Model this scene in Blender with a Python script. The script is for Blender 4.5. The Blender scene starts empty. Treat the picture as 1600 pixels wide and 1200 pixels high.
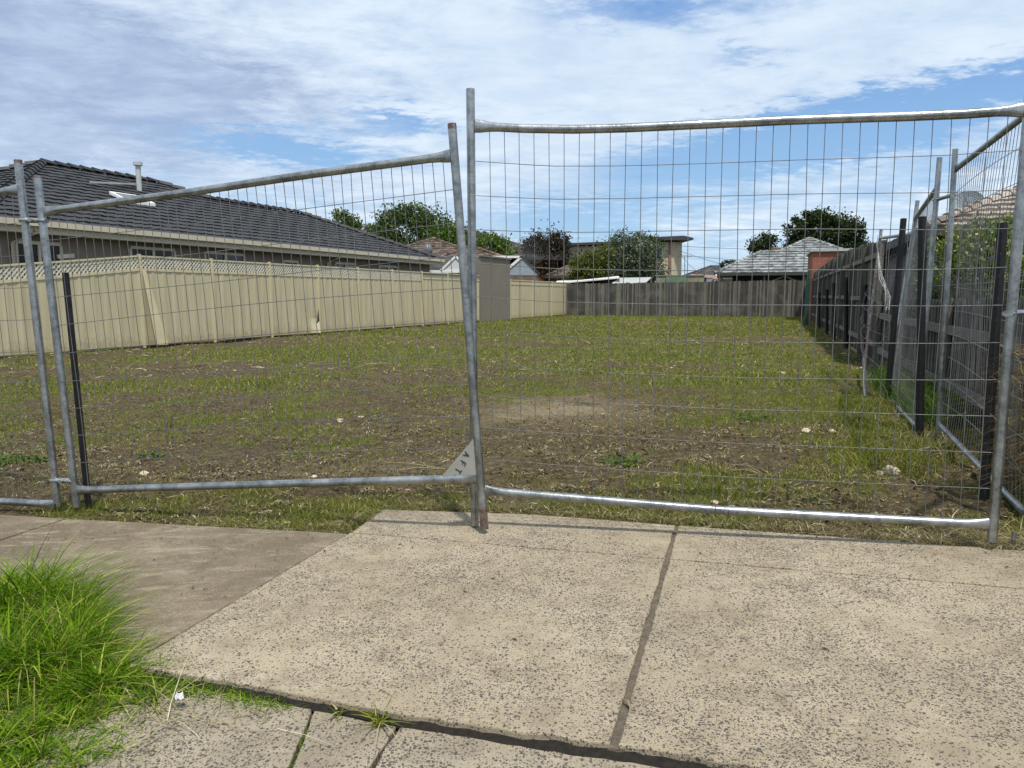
import bpy, bmesh, math, random
import numpy as np
from mathutils import Vector, Matrix
random.seed(7); rng = np.random.default_rng(7)
R = math.radians
scene = bpy.context.scene
COL = scene.collection
# ------------------------------------------------------------------ camera
H = 1.2; FPX = 1155.0; TH = math.atan(.12); CT, ST = math.cos(TH), math.sin(TH)
cd = bpy.data.cameras.new('camera'); cam = bpy.data.objects.new('camera', cd); COL.objects.link(cam)
cam.location = (0, 0, H); cam.rotation_euler = (R(90) - TH, 0, 0)
cd.sensor_width = 36; cd.lens = 36 * FPX / 1600; cd.clip_end = 3000; cd.clip_start = .05
scene.camera = cam
# ------------------------------------------------------------------ sun, sky, exposure
SUN_EL, SUN_AZ = 65, 163          # azimuth clockwise from +Y (the view)
sd = bpy.data.lights.new('sun', 'SUN'); so = bpy.data.objects.new('sun', sd); COL.objects.link(so)
sd.energy = 4.3; sd.angle = R(2.5); sd.color = (1, .945, .85)
sv = Vector((math.sin(R(SUN_AZ)) * math.cos(R(SUN_EL)), math.cos(R(SUN_AZ)) * math.cos(R(SUN_EL)), math.sin(R(SUN_EL))))
so.rotation_euler = sv.to_track_quat('Z', 'Y').to_euler()
scene.view_settings.view_transform = 'Standard'; scene.view_settings.look = 'None'
scene.view_settings.exposure = 0.02; scene.view_settings.gamma = 1
W = bpy.data.worlds.new('World'); scene.world = W; W.use_nodes = True
wn, wl = W.node_tree.nodes, W.node_tree.links; wn.clear()
class G:                                     # tiny node-graph helper
    def __init__(s, tree): s.n, s.l = tree.nodes, tree.links
    def put(s, sock, v):
        if isinstance(v, bpy.types.NodeSocket): s.l.new(v, sock)
        elif v is not None:
            if sock.type == 'RGBA' and len(v) == 3: v = (*v, 1)
            sock.default_value = v
    def math(s, op, a, b=None, c=None, clamp=False):
        n = s.n.new('ShaderNodeMath'); n.operation = op; n.use_clamp = clamp
        s.put(n.inputs[0], a); s.put(n.inputs[1], b); s.put(n.inputs[2], c); return n.outputs[0]
    def mix(s, f, a, b, bt='MIX'):
        n = s.n.new('ShaderNodeMix'); n.data_type = 'RGBA'; n.blend_type = bt
        s.put(n.inputs['Factor'], f); s.put(n.inputs[6], a); s.put(n.inputs[7], b); return n.outputs[2]
    def noise(s, vec, scale, detail=4, rough=.5, out=0, dist=0):
        n = s.n.new('ShaderNodeTexNoise'); s.put(n.inputs['Vector'], vec)
        n.inputs['Scale'].default_value = scale; n.inputs['Detail'].default_value = detail
        n.inputs['Roughness'].default_value = rough; n.inputs['Distortion'].default_value = dist; return n.outputs[out]
    def vor(s, vec, scale, feat='F1', out='Distance', rnd=1):
        n = s.n.new('ShaderNodeTexVoronoi'); n.feature = feat; s.put(n.inputs['Vector'], vec)
        n.inputs['Scale'].default_value = scale; n.inputs['Randomness'].default_value = rnd; return n.outputs[out]
    def ramp(s, f, lo, hi):
        if lo > hi: return s.math('SUBTRACT', 1, s.ramp(f, hi, lo))
        n = s.n.new('ShaderNodeMapRange'); n.interpolation_type = 'SMOOTHSTEP'; s.put(n.inputs[0], f)
        n.inputs[1].default_value = lo; n.inputs[2].default_value = hi; return n.outputs[0]
    def comb(s, x, y, z):
        n = s.n.new('ShaderNodeCombineXYZ'); s.put(n.inputs[0], x); s.put(n.inputs[1], y); s.put(n.inputs[2], z); return n.outputs[0]
    def sep(s, v):
        n = s.n.new('ShaderNodeSeparateXYZ'); s.put(n.inputs[0], v); return n.outputs
    def coord(s, o='Object'): return s.n.new('ShaderNodeTexCoord').outputs[o]
    def map(s, v, scale=(1, 1, 1), rot=(0, 0, 0)):
        n = s.n.new('ShaderNodeMapping'); s.put(n.inputs[0], v); n.inputs['Scale'].default_value = scale
        n.inputs['Rotation'].default_value = rot; return n.outputs[0]
    def bump(s, h, dist, strength=1, nrm=None):
        n = s.n.new('ShaderNodeBump'); s.put(n.inputs['Height'], h); n.inputs['Distance'].default_value = dist
        n.inputs['Strength'].default_value = strength
        if nrm: s.put(n.inputs['Normal'], nrm)
        return n.outputs[0]
g = G(W.node_tree)
sky = wn.new('ShaderNodeTexSky'); sky.sky_type = 'NISHITA'; sky.sun_disc = False
sky.sun_elevation = R(SUN_EL); sky.sun_rotation = R(SUN_AZ); sky.air_density = 1.2; sky.dust_density = .6; sky.ozone_density = 1.6
dirv = g.coord('Generated'); dx, dy, dz = g.sep(dirv)
az = g.math('ARCTAN2', dx, dy); el = g.math('ARCSINE', dz)
zz = g.math('ADD', g.math('MAXIMUM', dz, 0.0), .10)
cp = g.comb(g.math('DIVIDE', dx, zz), g.math('DIVIDE', dy, zz), 0)      # position on a cloud layer
streak = g.map(cp, (1.0, 1.35, 1), (0, 0, R(-24)))
n1 = g.noise(streak, .8, 10, .62, dist=.25)
n2 = g.noise(streak, 2.9, 10, .68, dist=.25)
n3 = g.noise(cp, .35, 5, .5)
nf = g.noise(streak, 9.0, 8, .65, dist=.15)
wx = g.math('MULTIPLY', g.math('SUBTRACT', n2, .5), .26); wy = g.math('MULTIPLY', g.math('SUBTRACT', nf, .5), .09)
def blob(x, y, rx, ry, slope=0.0, warp=1.0):       # soft patch of sky, given by azimuth / elevation
    u = 600 - y; v = Vector((x - 800, FPX * CT + u * ST, -FPX * ST + u * CT)).normalized()
    a0 = math.atan2(v.x, v.y); e0 = math.asin(v.z)
    da = g.math('SUBTRACT', g.math('ADD', az, g.math('MULTIPLY', wx, warp)), a0)
    de = g.math('SUBTRACT', g.math('ADD', el, g.math('MULTIPLY', wy, warp)), e0)
    de = g.math('SUBTRACT', de, g.math('MULTIPLY', da, slope))
    a = g.math('DIVIDE', da, rx / FPX); b = g.math('DIVIDE', de, ry / FPX)
    q = g.math('ADD', g.math('MULTIPLY', a, a), g.math('MULTIPLY', b, b))
    return g.math('EXPONENT', g.math('MULTIPLY', q, -1))
blue = None
for args, amt in (((1480, 160, 330, 34, .16), 1.0), ((1230, 205, 260, 30, .12), .75), ((450, 232, 150, 20, -.05), .95), ((640, 188, 70, 16, 0), .7),
                  ((1000, 14, 190, 30, .0), .62), ((1150, 88, 60, 16, .1), .5), ((980, 340, 170, 34, .05), .62), ((1180, 400, 260, 30, 0), .40),
                  ((840, 345, 120, 30, 0), .45), ((1330, 235, 200, 22, .1), .5), ((560, 205, 90, 14, 0), .4), ((1500, 260, 160, 30, .2), .45), ((430, 310, 120, 20, .0), .3)):
    b = g.math('MULTIPLY', blob(*args), amt); blue = b if blue is None else g.math('ADD', blue, b)
grey = g.math('ADD', blob(110, 120, 300, 110, -.15, 1.5), g.math('MULTIPLY', blob(60, 60, 260, 110, 0, 1.4), .4))
grey = g.math('ADD', grey, g.math('MULTIPLY', blob(330, 160, 190, 60, -.1, 1.6), .4))
grey = g.math('ADD', grey, g.math('MULTIPLY', blob(20, 245, 130, 24, 0, 1.6), .5))
hor = g.ramp(el, .02, .28)
cov = g.math('ADD', g.math('MULTIPLY', n1, 1.0), g.math('MULTIPLY', n2, .6))
cov = g.math('ADD', cov, g.math('MULTIPLY', nf, .22))
cov = g.math('SUBTRACT', cov, g.math('MULTIPLY', blue, .70))
cov = g.math('ADD', cov, g.math('MULTIPLY', hor, .12))
mask = g.ramp(cov, .40, 1.02)
behind = g.ramp(dy, -.3, .1)
skyblue = g.mix(.72, sky.outputs[0], g.mix(g.ramp(el, -.05, .42), (4.0, 6.8, 10.0), (1.6, 3.7, 8.0)))
white = g.mix(g.ramp(n2, .3, .7), (6.3, 7.7, 9.3), (8.8, 9.8, 10.7))
white = g.mix(g.ramp(n3, .35, .65), white, g.mix(.55, white, (5.7, 7.0, 8.8)))
gcol = g.mix(g.ramp(n2, .3, .75), (3.5, 4.45, 6.5), (5.4, 6.6, 8.6))
cl = g.mix(g.math('MINIMUM', g.math('MULTIPLY', grey, g.math('ADD', .62, g.math('MULTIPLY', n1, .5))), .93), white, gcol)
fin = g.mix(g.math('MULTIPLY', mask, .94), skyblue, cl)
bg = wn.new('ShaderNodeBackground'); wl.new(fin, bg.inputs[0]); bg.inputs[1].default_value = .1
wo = wn.new('ShaderNodeOutputWorld'); wl.new(bg.outputs[0], wo.inputs[0])

# ------------------------------------------------------------------ materials
MATS = {}
def mat(name, build):
    if name in MATS: return MATS[name]
    m = bpy.data.materials.new(name); m.use_nodes = True; m.node_tree.nodes.clear()
    q = G(m.node_tree); out = q.n.new('ShaderNodeOutputMaterial'); sh = build(q); q.l.new(sh, out.inputs[0]); MATS[name] = m; return m
def pbsdf(q, col, rough=.8, metal=0, nrm=None, spec=.4):
    p = q.n.new('ShaderNodeBsdfPrincipled'); q.put(p.inputs['Base Color'], col); q.put(p.inputs['Roughness'], rough)
    q.put(p.inputs['Metallic'], metal); p.inputs['Specular IOR Level'].default_value = spec
    if nrm: q.put(p.inputs['Normal'], nrm)
    return p.outputs[0]
def plain(name, col, rough=.8, var=.25, scale=6, metal=0, bumpd=.0, spec=.4, streak=None):
    def b(q):
        c = q.coord(); c = q.map(c, streak) if streak else c
        n = q.noise(c, scale, 6, .6); n2 = q.noise(c, scale * 7, 4, .6)
        f = q.ramp(q.math('ADD', q.math('MULTIPLY', n, .6), q.math('MULTIPLY', n2, .4)), .3, .7)
        lo = tuple(v * (1 - var) for v in col); hi = tuple(min(1, v * (1 + var)) for v in col)
        return pbsdf(q, q.mix(f, lo, hi), rough, metal, q.bump(n2, bumpd) if bumpd else None, spec)
    return mat(name, b)
def galv(q, rust=0.0):
    c = q.coord(); n = q.noise(c, 9, 6, .65); n2 = q.noise(c, 70, 4, .6); n3 = q.sep(q.vor(c, 60, out='Color'))[0]
    base = q.mix(q.ramp(n, .35, .65), (.17, .18, .183), (.38, .395, .395))
    base = q.mix(q.math('MULTIPLY', q.ramp(n2, .5, .72), .55), base, (.17, .18, .18))
    base = q.mix(q.math('MULTIPLY', n3, .28), base, (.55, .57, .57))
    base = q.mix(q.math('MULTIPLY', q.ramp(q.noise(q.map(c, (1, 1, .12)), 30, 4, .6), .5, .68), .35), base, (.14, .145, .14))
    r = q.ramp(q.noise(c, 22, 8, .8), .74 - rust * .62, .86 - rust * .62)
    base = q.mix(r, base, q.mix(q.ramp(n2, .3, .7), (.055, .026, .017), (.17, .075, .04)))
    return pbsdf(q, base, q.math('ADD', .20, q.math('MULTIPLY', n, .30)), q.math('MULTIPLY', q.math('SUBTRACT', 1, r), .85), q.bump(n2, .0012))
M_GALV = mat('galvanised_steel', lambda q: galv(q, .0))
M_GALV_R = mat('rusty_galvanised_steel', lambda q: galv(q, .14))
M_RUST = mat('rusted_steel', lambda q: galv(q, .5))
M_WIRE = plain('wire', (.15, .152, .152), .5, .35, 5, .3)
M_BLACK = plain('black_picket_paint', (.012, .012, .013), .55, .4, 20)
def paling(q):
    c = q.coord(); i = q.n.new('ShaderNodeNewGeometry').outputs['Random Per Island']
    gr = q.noise(q.map(c, (30, 30, 1.2)), 1.5, 8, .7); b = q.noise(c, 1.3, 5, .6)
    col = q.mix(q.math('POWER', i, 2.0), (.068, .066, .058), (.26, .247, .208))
    col = q.mix(q.ramp(gr, .35, .7), q.mix(.65, col, (.03, .027, .024)), col)
    col = q.mix(q.math('MULTIPLY', q.ramp(b, .45, .75), .5), col, (.20, .19, .165))
    z = q.sep(c)[2]
    return pbsdf(q, col, .9, 0, q.bump(gr, .004), .15)
M_PALE = mat('weathered_palings', paling)
M_PRAIL = plain('weathered_rail_timber', (.15, .135, .115), .9, .4, 7, streak=(1, 1, 6))
M_LATT = plain('pale_lattice', (.60, .56, .45), .5, .08, 3)
def cream(q):
    c = q.coord(); a = q.noise(q.map(c, (5, 5, .5)), 1.2, 8, .7); b = q.noise(c, .5, 5, .6); z = q.sep(c)[2]; sp = q.noise(c, 9, 7, .75)
    col = q.mix(q.ramp(a, .35, .65), (.45, .395, .25), (.53, .47, .315)); col = q.mix(q.math('MULTIPLY', q.ramp(b, .45, .7), .25), col, (.40, .35, .235))
    splash = q.ramp(q.math('SUBTRACT', sp, q.math('MULTIPLY', z, .9)), .22, .45)
    return pbsdf(q, q.mix(q.math('MULTIPLY', splash, .4), col, (.22, .17, .10)), .45, 0, q.bump(b, .01), .4)
M_CREAM = mat('cream_steel_sheet', cream)
M_CREAM2 = plain('cream_steel_trim', (.54, .475, .31), .45, .08, 3)
M_TRIM = plain('stone_coloured_trim', (.50, .455, .35), .5, .08, 3)
M_TAUPE = plain('taupe_render', (.20, .168, .135), .9, .12, 3)
M_CHAR = mat('charcoal_tiles', lambda q: (lambda c: pbsdf(q, q.mix(q.ramp(q.noise(c, 4, 6, .7), .3, .7), (.014, .014, .0155), (.040, .040, .043)), .62, 0, q.bump(q.noise(c, 60, 3), .003), .4))(q.coord()))
def tilemat(name, a, b, e):
    def f(q):
        c = q.coord(); n = q.noise(c, 2.2, 6, .7); i = q.vor(c, 3.1, out='Color'); i = q.sep(i)[0]; i = q.comb(i, i, i)
        col = q.mix(q.ramp(n, .3, .7), a, b); col = q.mix(q.math('MULTIPLY', q.ramp(q.noise(c, 11, 5, .7), .5, .7), .6), col, e)
        return pbsdf(q, q.mix(.6, col, i, 'SOFT_LIGHT'), .85, 0, q.bump(q.noise(c, 50, 3), .003), .2)
    return mat(name, f)
M_TBROWN = tilemat('brown_tiles', (.080, .060, .048), (.150, .115, .092), (.21, .165, .13))
M_TGREYB = tilemat('grey_brown_tiles', (.075, .068, .062), (.125, .115, .105), (.05, .045, .042))
M_TGREY = tilemat('grey_tiles', (.15, .165, .17), (.25, .265, .265), (.33, .33, .31))
M_TPINK = tilemat('weathered_pinkish_tiles', (.21, .175, .15), (.33, .29, .25), (.15, .12, .10))
M_TDARK = tilemat('dark_tiles', (.05, .052, .055), (.085, .085, .09), (.05, .05, .05))
def brick(name, c1, c2, mortar, scale=1):
    def f(q):
        n = q.n.new('ShaderNodeTexBrick'); c = q.coord()
        x, y, z = q.sep(c); q.put(n.inputs['Vector'], q.comb(q.math('ADD', x, y), z, 0))
        n.inputs['Scale'].default_value = 4.2 * scale; n.inputs['Mortar Size'].default_value = .02
        n.inputs['Color1'].default_value = (*c1, 1); n.inputs['Color2'].default_value = (*c2, 1); n.inputs['Mortar'].default_value = (*mortar, 1)
        return pbsdf(q, q.mix(q.math('MULTIPLY', q.noise(c, 5, 5), .35), n.outputs[0], (.1, .09, .08)), .9, 0, q.bump(n.outputs[1], -.004), .2)
    return mat(name, f)
M_RBRICK = brick('red_brick', (.30, .085, .05), (.38, .13, .08), (.22, .17, .14))
M_CBRICK = brick('cream_brick', (.58, .49, .36), (.66, .57, .44), (.42, .37, .29))
M_OBRICK = brick('orange_brick', (.42, .20, .10), (.50, .27, .15), (.3, .25, .2))
M_WHITE = plain('white_paint', (.72, .72, .70), .6, .08)
M_GLASS = mat('dark_window_glass', lambda q: pbsdf(q, (.02, .025, .03), .12, 0, None, .6))
M_DARK = plain('painted_void_shade', (.018, .017, .016), .9, .2)  # near-black colour stands in for shade in openings and under roofs
M_FASCIA = plain('dark_fascia', (.045, .045, .045), .6, .2)
M_GREYWALL = plain('grey_render', (.185, .165, .135), .92, .10, 1.2)
M_SIDING = plain('grey_weatherboard', (.21, .20, .195), .8, .2, 4, streak=(1, 1, 12))
M_BLUEG = plain('blue_grey_cladding', (.26, .30, .33), .7, .1)
M_ZINC = plain('zinc_roof_sheet', (.42, .44, .44), .5, .15, 2)
M_VENT = plain('dull_vent_metal', (.16, .17, .17), .5, .3, 9, .5)
M_GREEN = plain('dark_green_paint', (.012, .05, .035), .5, .2)
M_SGREEN = plain('faded_green_paint', (.13, .20, .13), .8, .2)
M_SHED = plain('mossy_fibre_cement', (.25, .24, .18), .9, .3, 2)
M_RUSTROOF = plain('rusty_roof_sheet', (.26, .14, .10), .8, .3, 3)
M_PVC = plain('shade_mesh', (.30, .30, .28), .7, .2)
M_PLATE = plain('gusset_plate_paint', (.27, .27, .245), .6, .10, 12)
M_INK = plain('punched_letter', (.03, .03, .03), .8, .1)
M_PAPER = plain('paper', (.55, .555, .56), .8, .05, 20)
M_STONE = plain('pale_stone', (.50, .42, .31), .9, .2, 25, bumpd=.004)
M_RED = plain('red_plastic', (.35, .02, .02), .5, .2)
M_BARK = plain('bark', (.11, .085, .065), .95, .4, 6, bumpd=.02)
def slabmat(name, tan, tan2, dark, amount, stain, sc=80):
    def f(q):
        c = q.coord(); big = q.noise(c, 1.1, 6, .6); med = q.noise(c, 7, 6, .65); fine = q.noise(c, 160, 3, .6)
        wc = q.n.new('ShaderNodeVectorMath'); wc.operation = 'ADD'; q.put(wc.inputs[0], c)
        q.put(wc.inputs[1], q.map(q.noise(c, 60, 2, .5, 1), (.012, .012, .012))); wc = wc.outputs[0]
        base = q.mix(q.ramp(big, .38, .62), tan, tan2); base = q.mix(q.math('MULTIPLY', q.ramp(med, .42, .66), .55), base, stain); sk = q.noise(q.map(c, (1.2, 6, 1), (0, 0, .28)), 5, 8, .75); base = q.mix(q.math('MULTIPLY', q.ramp(sk, .52, .68), .38), base, tuple(min(1, v * 1.35) for v in tan2)); base = q.mix(q.math('MULTIPLY', q.ramp(q.noise(c, 2.3, 7, .7), .55, .72), .30), base, tuple(v * .72 for v in tan))
        base = q.mix(q.math('MULTIPLY', q.ramp(fine, .35, .75), .35), base, tuple(v * .55 for v in tan))
        base = q.mix(q.math('MULTIPLY', q.ramp(q.noise(c, 300, 2, .5), .56, .72), .5), base, (.52, .47, .38))
        ck = q.ramp(q.math('ABSOLUTE', q.math('SUBTRACT', q.noise(c, .9, 7, .6), .47)), .0025, .0); base = q.mix(q.math('MULTIPLY', q.math('MULTIPLY', ck, q.ramp(q.noise(c, 1.7, 2), .5, .6)), .6), base, (.09, .075, .055))
        bl = q.noise(c, .8, 8, .65, dist=.5); base = q.mix(q.math('MULTIPLY', q.ramp(bl, .46, .36), .35), base, tuple(v * .68 for v in tan)); base = q.mix(q.math('MULTIPLY', q.ramp(bl, .54, .66), .35), base, tuple(v * 1.2 for v in tan2))
        pm = None
        for s_, th, pr in ((sc, .27, .30), (sc * 1.6, .33, .36), (sc * 2.9, .36, .34)):
            vc = q.n.new('ShaderNodeTexVoronoi'); q.put(vc.inputs['Vector'], wc); vc.inputs['Scale'].default_value = s_
            pick = q.sep(vc.outputs['Color'])[0]
            lim = q.math('ADD', pr * amount, q.math('MULTIPLY', q.math('SUBTRACT', q.noise(c, 2.2, 5, .65), .5), 1.8 * amount))
            on = q.math('LESS_THAN', pick, lim)
            rad = q.math('MULTIPLY', q.sep(vc.outputs['Color'])[1], .22)
            m_ = q.math('MULTIPLY', on, q.math('SUBTRACT', 1, q.ramp(q.math('SUBTRACT', vc.outputs['Distance'], rad), th - .12, th)))
            pm = m_ if pm is None else q.math('MAXIMUM', pm, m_)
        pcol = q.mix(q.noise(c, 90, 2), dark, tuple(v * 2.8 for v in dark))
        base = q.mix(q.math('MULTIPLY', pm, .95), base, pcol)
        h = q.math('ADD', q.math('MULTIPLY', pm, -.3), q.math('MULTIPLY', fine, .5))
        return pbsdf(q, base, .92, 0, q.bump(h, .003), .2)
    return mat(name, f)
M_AGG = slabmat('exposed_aggregate_concrete', (.30, .247, .172), (.375, .315, .225), (.034, .030, .028), .95, (.19, .15, .10), 78)
M_AGG2 = slabmat('worn_aggregate_concrete', (.27, .226, .163), (.33, .282, .206), (.036, .032, .030), 1.05, (.165, .138, .10), 68)
def smooth(q):
    c = q.coord(); a = q.noise(c, 1.5, 10, .72, dist=.4); b = q.noise(q.map(c, (1, 3.5, 1), (0, 0, .25)), 3.0, 10, .8, dist=.3); f = q.noise(c, 130, 4, .7); m = q.noise(c, 18, 6, .7)
    col = q.mix(q.ramp(a, .40, .60), (.135, .105, .070), (.205, .165, .115)); col = q.mix(q.math('MULTIPLY', q.ramp(b, .50, .60), .5), col, (.33, .285, .205))
    col = q.mix(q.math('MULTIPLY', q.ramp(q.noise(c, 2.2, 8, .7), .55, .66), .55), col, (.12, .088, .052)); col = q.mix(q.math('MULTIPLY', q.ramp(f, .54, .66), .5), col, (.38, .34, .27))
    col = q.mix(q.math('MULTIPLY', q.ramp(f, .46, .36), .5), col, (.08, .065, .048)); col = q.mix(q.math('MULTIPLY', q.ramp(m, .50, .40), .25), col, (.11, .09, .065))
    return pbsdf(q, col, .9, 0, q.bump(f, .0025), .2)
M_SMOOTH = mat('smooth_stained_concrete', smooth)
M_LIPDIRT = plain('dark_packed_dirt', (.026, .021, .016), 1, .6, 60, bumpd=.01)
M_SOIL = plain('joint_soil', (.15, .122, .09), 1, .4, 30, bumpd=.01)
def leafmat(name, a, b, c_=None, sc=1.5, tr=.3):
    def f(q):
        r = q.n.new('ShaderNodeNewGeometry').outputs['Random Per Island']; c = q.coord()
        col = q.mix(q.ramp(q.math('ADD', q.math('MULTIPLY', r, .6), q.math('MULTIPLY', q.noise(c, sc, 3, .5), .5)), .2, .8), a, b)
        if c_: col = q.mix(q.ramp(r, .86, .9), col, c_)
        d = q.n.new('ShaderNodeBsdfPrincipled'); q.put(d.inputs['Base Color'], col); d.inputs['Roughness'].default_value = .75; d.inputs['Specular IOR Level'].default_value = .08
        t = q.n.new('ShaderNodeBsdfTranslucent'); q.put(t.inputs[0], col)
        m = q.n.new('ShaderNodeMixShader'); m.inputs[0].default_value = tr; q.l.new(d.outputs[0], m.inputs[1]); q.l.new(t.outputs[0], m.inputs[2]); return m.outputs[0]
    return mat(name, f)
M_TUFT = leafmat('lush_grass_blades', (.040, .110, .004), (.165, .275, .010), (.40, .42, .08), 7)
M_LAWN = leafmat('lot_grass_blades', (.060, .100, .008), (.235, .245, .032), (.44, .39, .19), 1.3)
M_MATTED = leafmat('matted_turf_blades', (.060, .056, .018), (.175, .155, .055), (.34, .29, .15), 1.1, .1)
M_STRAW = leafmat('dry_grass_blades', (.14, .115, .052), (.31, .26, .135), (.58, .52, .34), 2, .15)
M_LITTER = leafmat('brown_leaf_litter', (.035, .027, .014), (.125, .092, .048), (.26, .215, .13), 2, .05)
M_WEED = leafmat('broad_weed_leaves', (.042, .088, .012), (.105, .17, .030), None, 3)
M_DRYB = leafmat('dry_tangle', (.20, .13, .055), (.40, .29, .14), (.25, .27, .07), 4, .15)
M_LG = leafmat('mid_green_leaves', (.040, .075, .018), (.105, .155, .048), (.19, .23, .10), .5)
M_LGB = leafmat('bright_green_leaves', (.035, .075, .012), (.105, .175, .030), (.22, .27, .06), .6)
M_LGG = leafmat('grey_green_leaves', (.055, .080, .045), (.135, .165, .105), (.25, .28, .20), .5)
M_LOL = leafmat('olive_leaves', (.045, .060, .012), (.12, .145, .035), (.20, .20, .07), .6)
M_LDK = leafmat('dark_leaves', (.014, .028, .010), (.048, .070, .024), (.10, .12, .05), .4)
M_LPUR = leafmat('dark_purplish_leaves', (.030, .026, .018), (.070, .058, .042), None, .5)
M_LYEL = leafmat('yellow_green_leaves', (.055, .10, .014), (.17, .23, .035), (.50, .50, .20), 1.4)
def groundmat(q):
    c = q.coord(); a = q.n.new('ShaderNodeAttribute'); a.attribute_name = 'cover'; gr, bare, _ = q.sep(a.outputs['Vector'])
    n1 = q.noise(c, 3, 7, .7); n2 = q.noise(c, 22, 6, .7); n3 = q.noise(c, 90, 4, .7)
    soil = q.mix(q.ramp(n2, .35, .68), (.048, .037, .020), (.150, .116, .066))
    soil = q.mix(q.math('MULTIPLY', q.ramp(n3, .54, .64), .45), soil, (.25, .205, .13))
    soil = q.mix(q.math('MULTIPLY', q.ramp(n3, .46, .36), .75), soil, (.022, .017, .010))
    soil = q.mix(bare, soil, q.mix(q.ramp(n2, .3, .7), (.17, .135, .085), (.29, .24, .16)))
    grn = q.mix(q.ramp(n2, .3, .7), (.050, .062, .014), (.135, .140, .038))
    grn = q.mix(q.math('MULTIPLY', q.ramp(n3, .5, .62), .5), grn, (.24, .22, .11))
    f = q.ramp(q.math('ADD', gr, q.math('MULTIPLY', q.math('SUBTRACT', n1, .5), 1.3)), .35, .75)
    soil = q.mix(q.math('MULTIPLY', q.ramp(q.noise(c, 1.7, 5, .6), .52, .68), .45), soil, (.15, .125, .035))
    h = q.math('ADD', n2, q.math('MULTIPLY', n3, .5))
    return pbsdf(q, q.mix(f, soil, grn), 1, 0, q.bump(h, .03), .1)
M_GROUND = mat('patchy_lot_ground', groundmat)

# ------------------------------------------------------------------ object helpers
def tag(o, label=None, cat=None, group=None, kind=None):
    if label: o['label'] = label
    if cat: o['category'] = cat
    if group: o['group'] = group
    if kind: o['kind'] = kind
    return o
def thing(name, label, cat, loc=(0, 0, 0), group=None):
    o = bpy.data.objects.new(name, None); COL.objects.link(o); o.location = loc; o.empty_display_size = .2
    return tag(o, label, cat, group)
class MB:
    def __init__(s): s.v = []; s.f = []; s.sm = []
    def add(s, vs, fs, smooth=False):
        b = len(s.v); s.v += [tuple(v) for v in vs]; s.f += [tuple(i + b for i in f) for f in fs]; s.sm += [smooth] * len(fs)
    def box(s, c, size, rz=0.0, tilt=None):
        hx, hy, hz = (k / 2 for k in size); m = Matrix.Rotation(rz, 3, 'Z')
        if tilt: m = m @ tilt
        vs = [Vector(c) + m @ Vector((a * hx, b * hy, d * hz)) for a in (-1, 1) for b in (-1, 1) for d in (-1, 1)]
        s.add(vs, [(0, 1, 3, 2), (4, 6, 7, 5), (0, 4, 5, 1), (2, 3, 7, 6), (0, 2, 6, 4), (1, 5, 7, 3)])
    def beam(s, a, b, w, h, up=(0, 0, 1)):
        a, b = Vector(a), Vector(b); d = (b - a).normalized(); u = Vector(up); r = d.cross(u)
        if r.length < 1e-4: r = d.cross(Vector((0, 1, 0)))
        r.normalize(); u = r.cross(d)
        vs = [p + r * x * w / 2 + u * y * h / 2 for p in (a, b) for x, y in ((-1, -1), (1, -1), (1, 1), (-1, 1))]
        s.add(vs, [(0, 3, 2, 1), (4, 5, 6, 7), (0, 1, 5, 4), (1, 2, 6, 5), (2, 3, 7, 6), (3, 0, 4, 7)])
    def tube(s, pts, rad, n=8, flat=None, cap=True):
        pts = [Vector(p) for p in pts]; rings = []; k = len(pts)
        for i, p in enumerate(pts):
            d = (pts[min(i + 1, k - 1)] - pts[max(i - 1, 0)]).normalized()
            ref = Vector((0, 0, 1)) if abs(d.z) < .9 else Vector((0, 1, 0))
            r = d.cross(ref).normalized(); u = r.cross(d)
            ra = rad[i] if isinstance(rad, (list, tuple)) else rad
            rr, ru = (ra, ra) if not flat else (ra * flat[i][0], ra * flat[i][1])
            rings.append([p + r * math.cos(t) * rr + u * math.sin(t) * ru for t in (2 * math.pi * j / n for j in range(n))])
        vs = [v for ring in rings for v in ring]; fs = []
        for i in range(k - 1):
            for j in range(n): fs.append((i * n + j, i * n + (j + 1) % n, (i + 1) * n + (j + 1) % n, (i + 1) * n + j))
        s.add(vs, fs, True)
        if cap: s.add(rings[0], [tuple(range(n))[::-1]]); s.add(rings[-1], [tuple(range(n))])
    def quad(s, *p): s.add(p, [tuple(range(len(p)))])
    def prism(s, poly, z0, z1):
        n = len(poly); zt = z1 if callable(z1) else (lambda x, y: z1); zb = z0 if callable(z0) else (lambda x, y: z0)
        vs = [(x, y, zb(x, y)) for x, y in poly] + [(x, y, zt(x, y)) for x, y in poly]
        s.add(vs, [tuple(range(n))[::-1], tuple(range(n, 2 * n))] + [(i, (i + 1) % n, n + (i + 1) % n, n + i) for i in range(n)])
    def build(s, name, m, parent=None):
        me = bpy.data.meshes.new(name); me.from_pydata(s.v, [], s.f); me.polygons.foreach_set('use_smooth', s.sm); me.update()
        return link(name, me, m, parent)
def link(name, me, m, parent=None):
    me.materials.append(m); o = bpy.data.objects.new(name, me); COL.objects.link(o)
    if parent is not None:
        o.parent = parent; o.matrix_parent_inverse = Matrix.Identity(4)
        root = parent
        off = Vector(root.location)
        while root.parent: root = root.parent; off += Vector(root.location)
        if off.length: me.transform(Matrix.Translation(-off))
    return o
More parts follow.
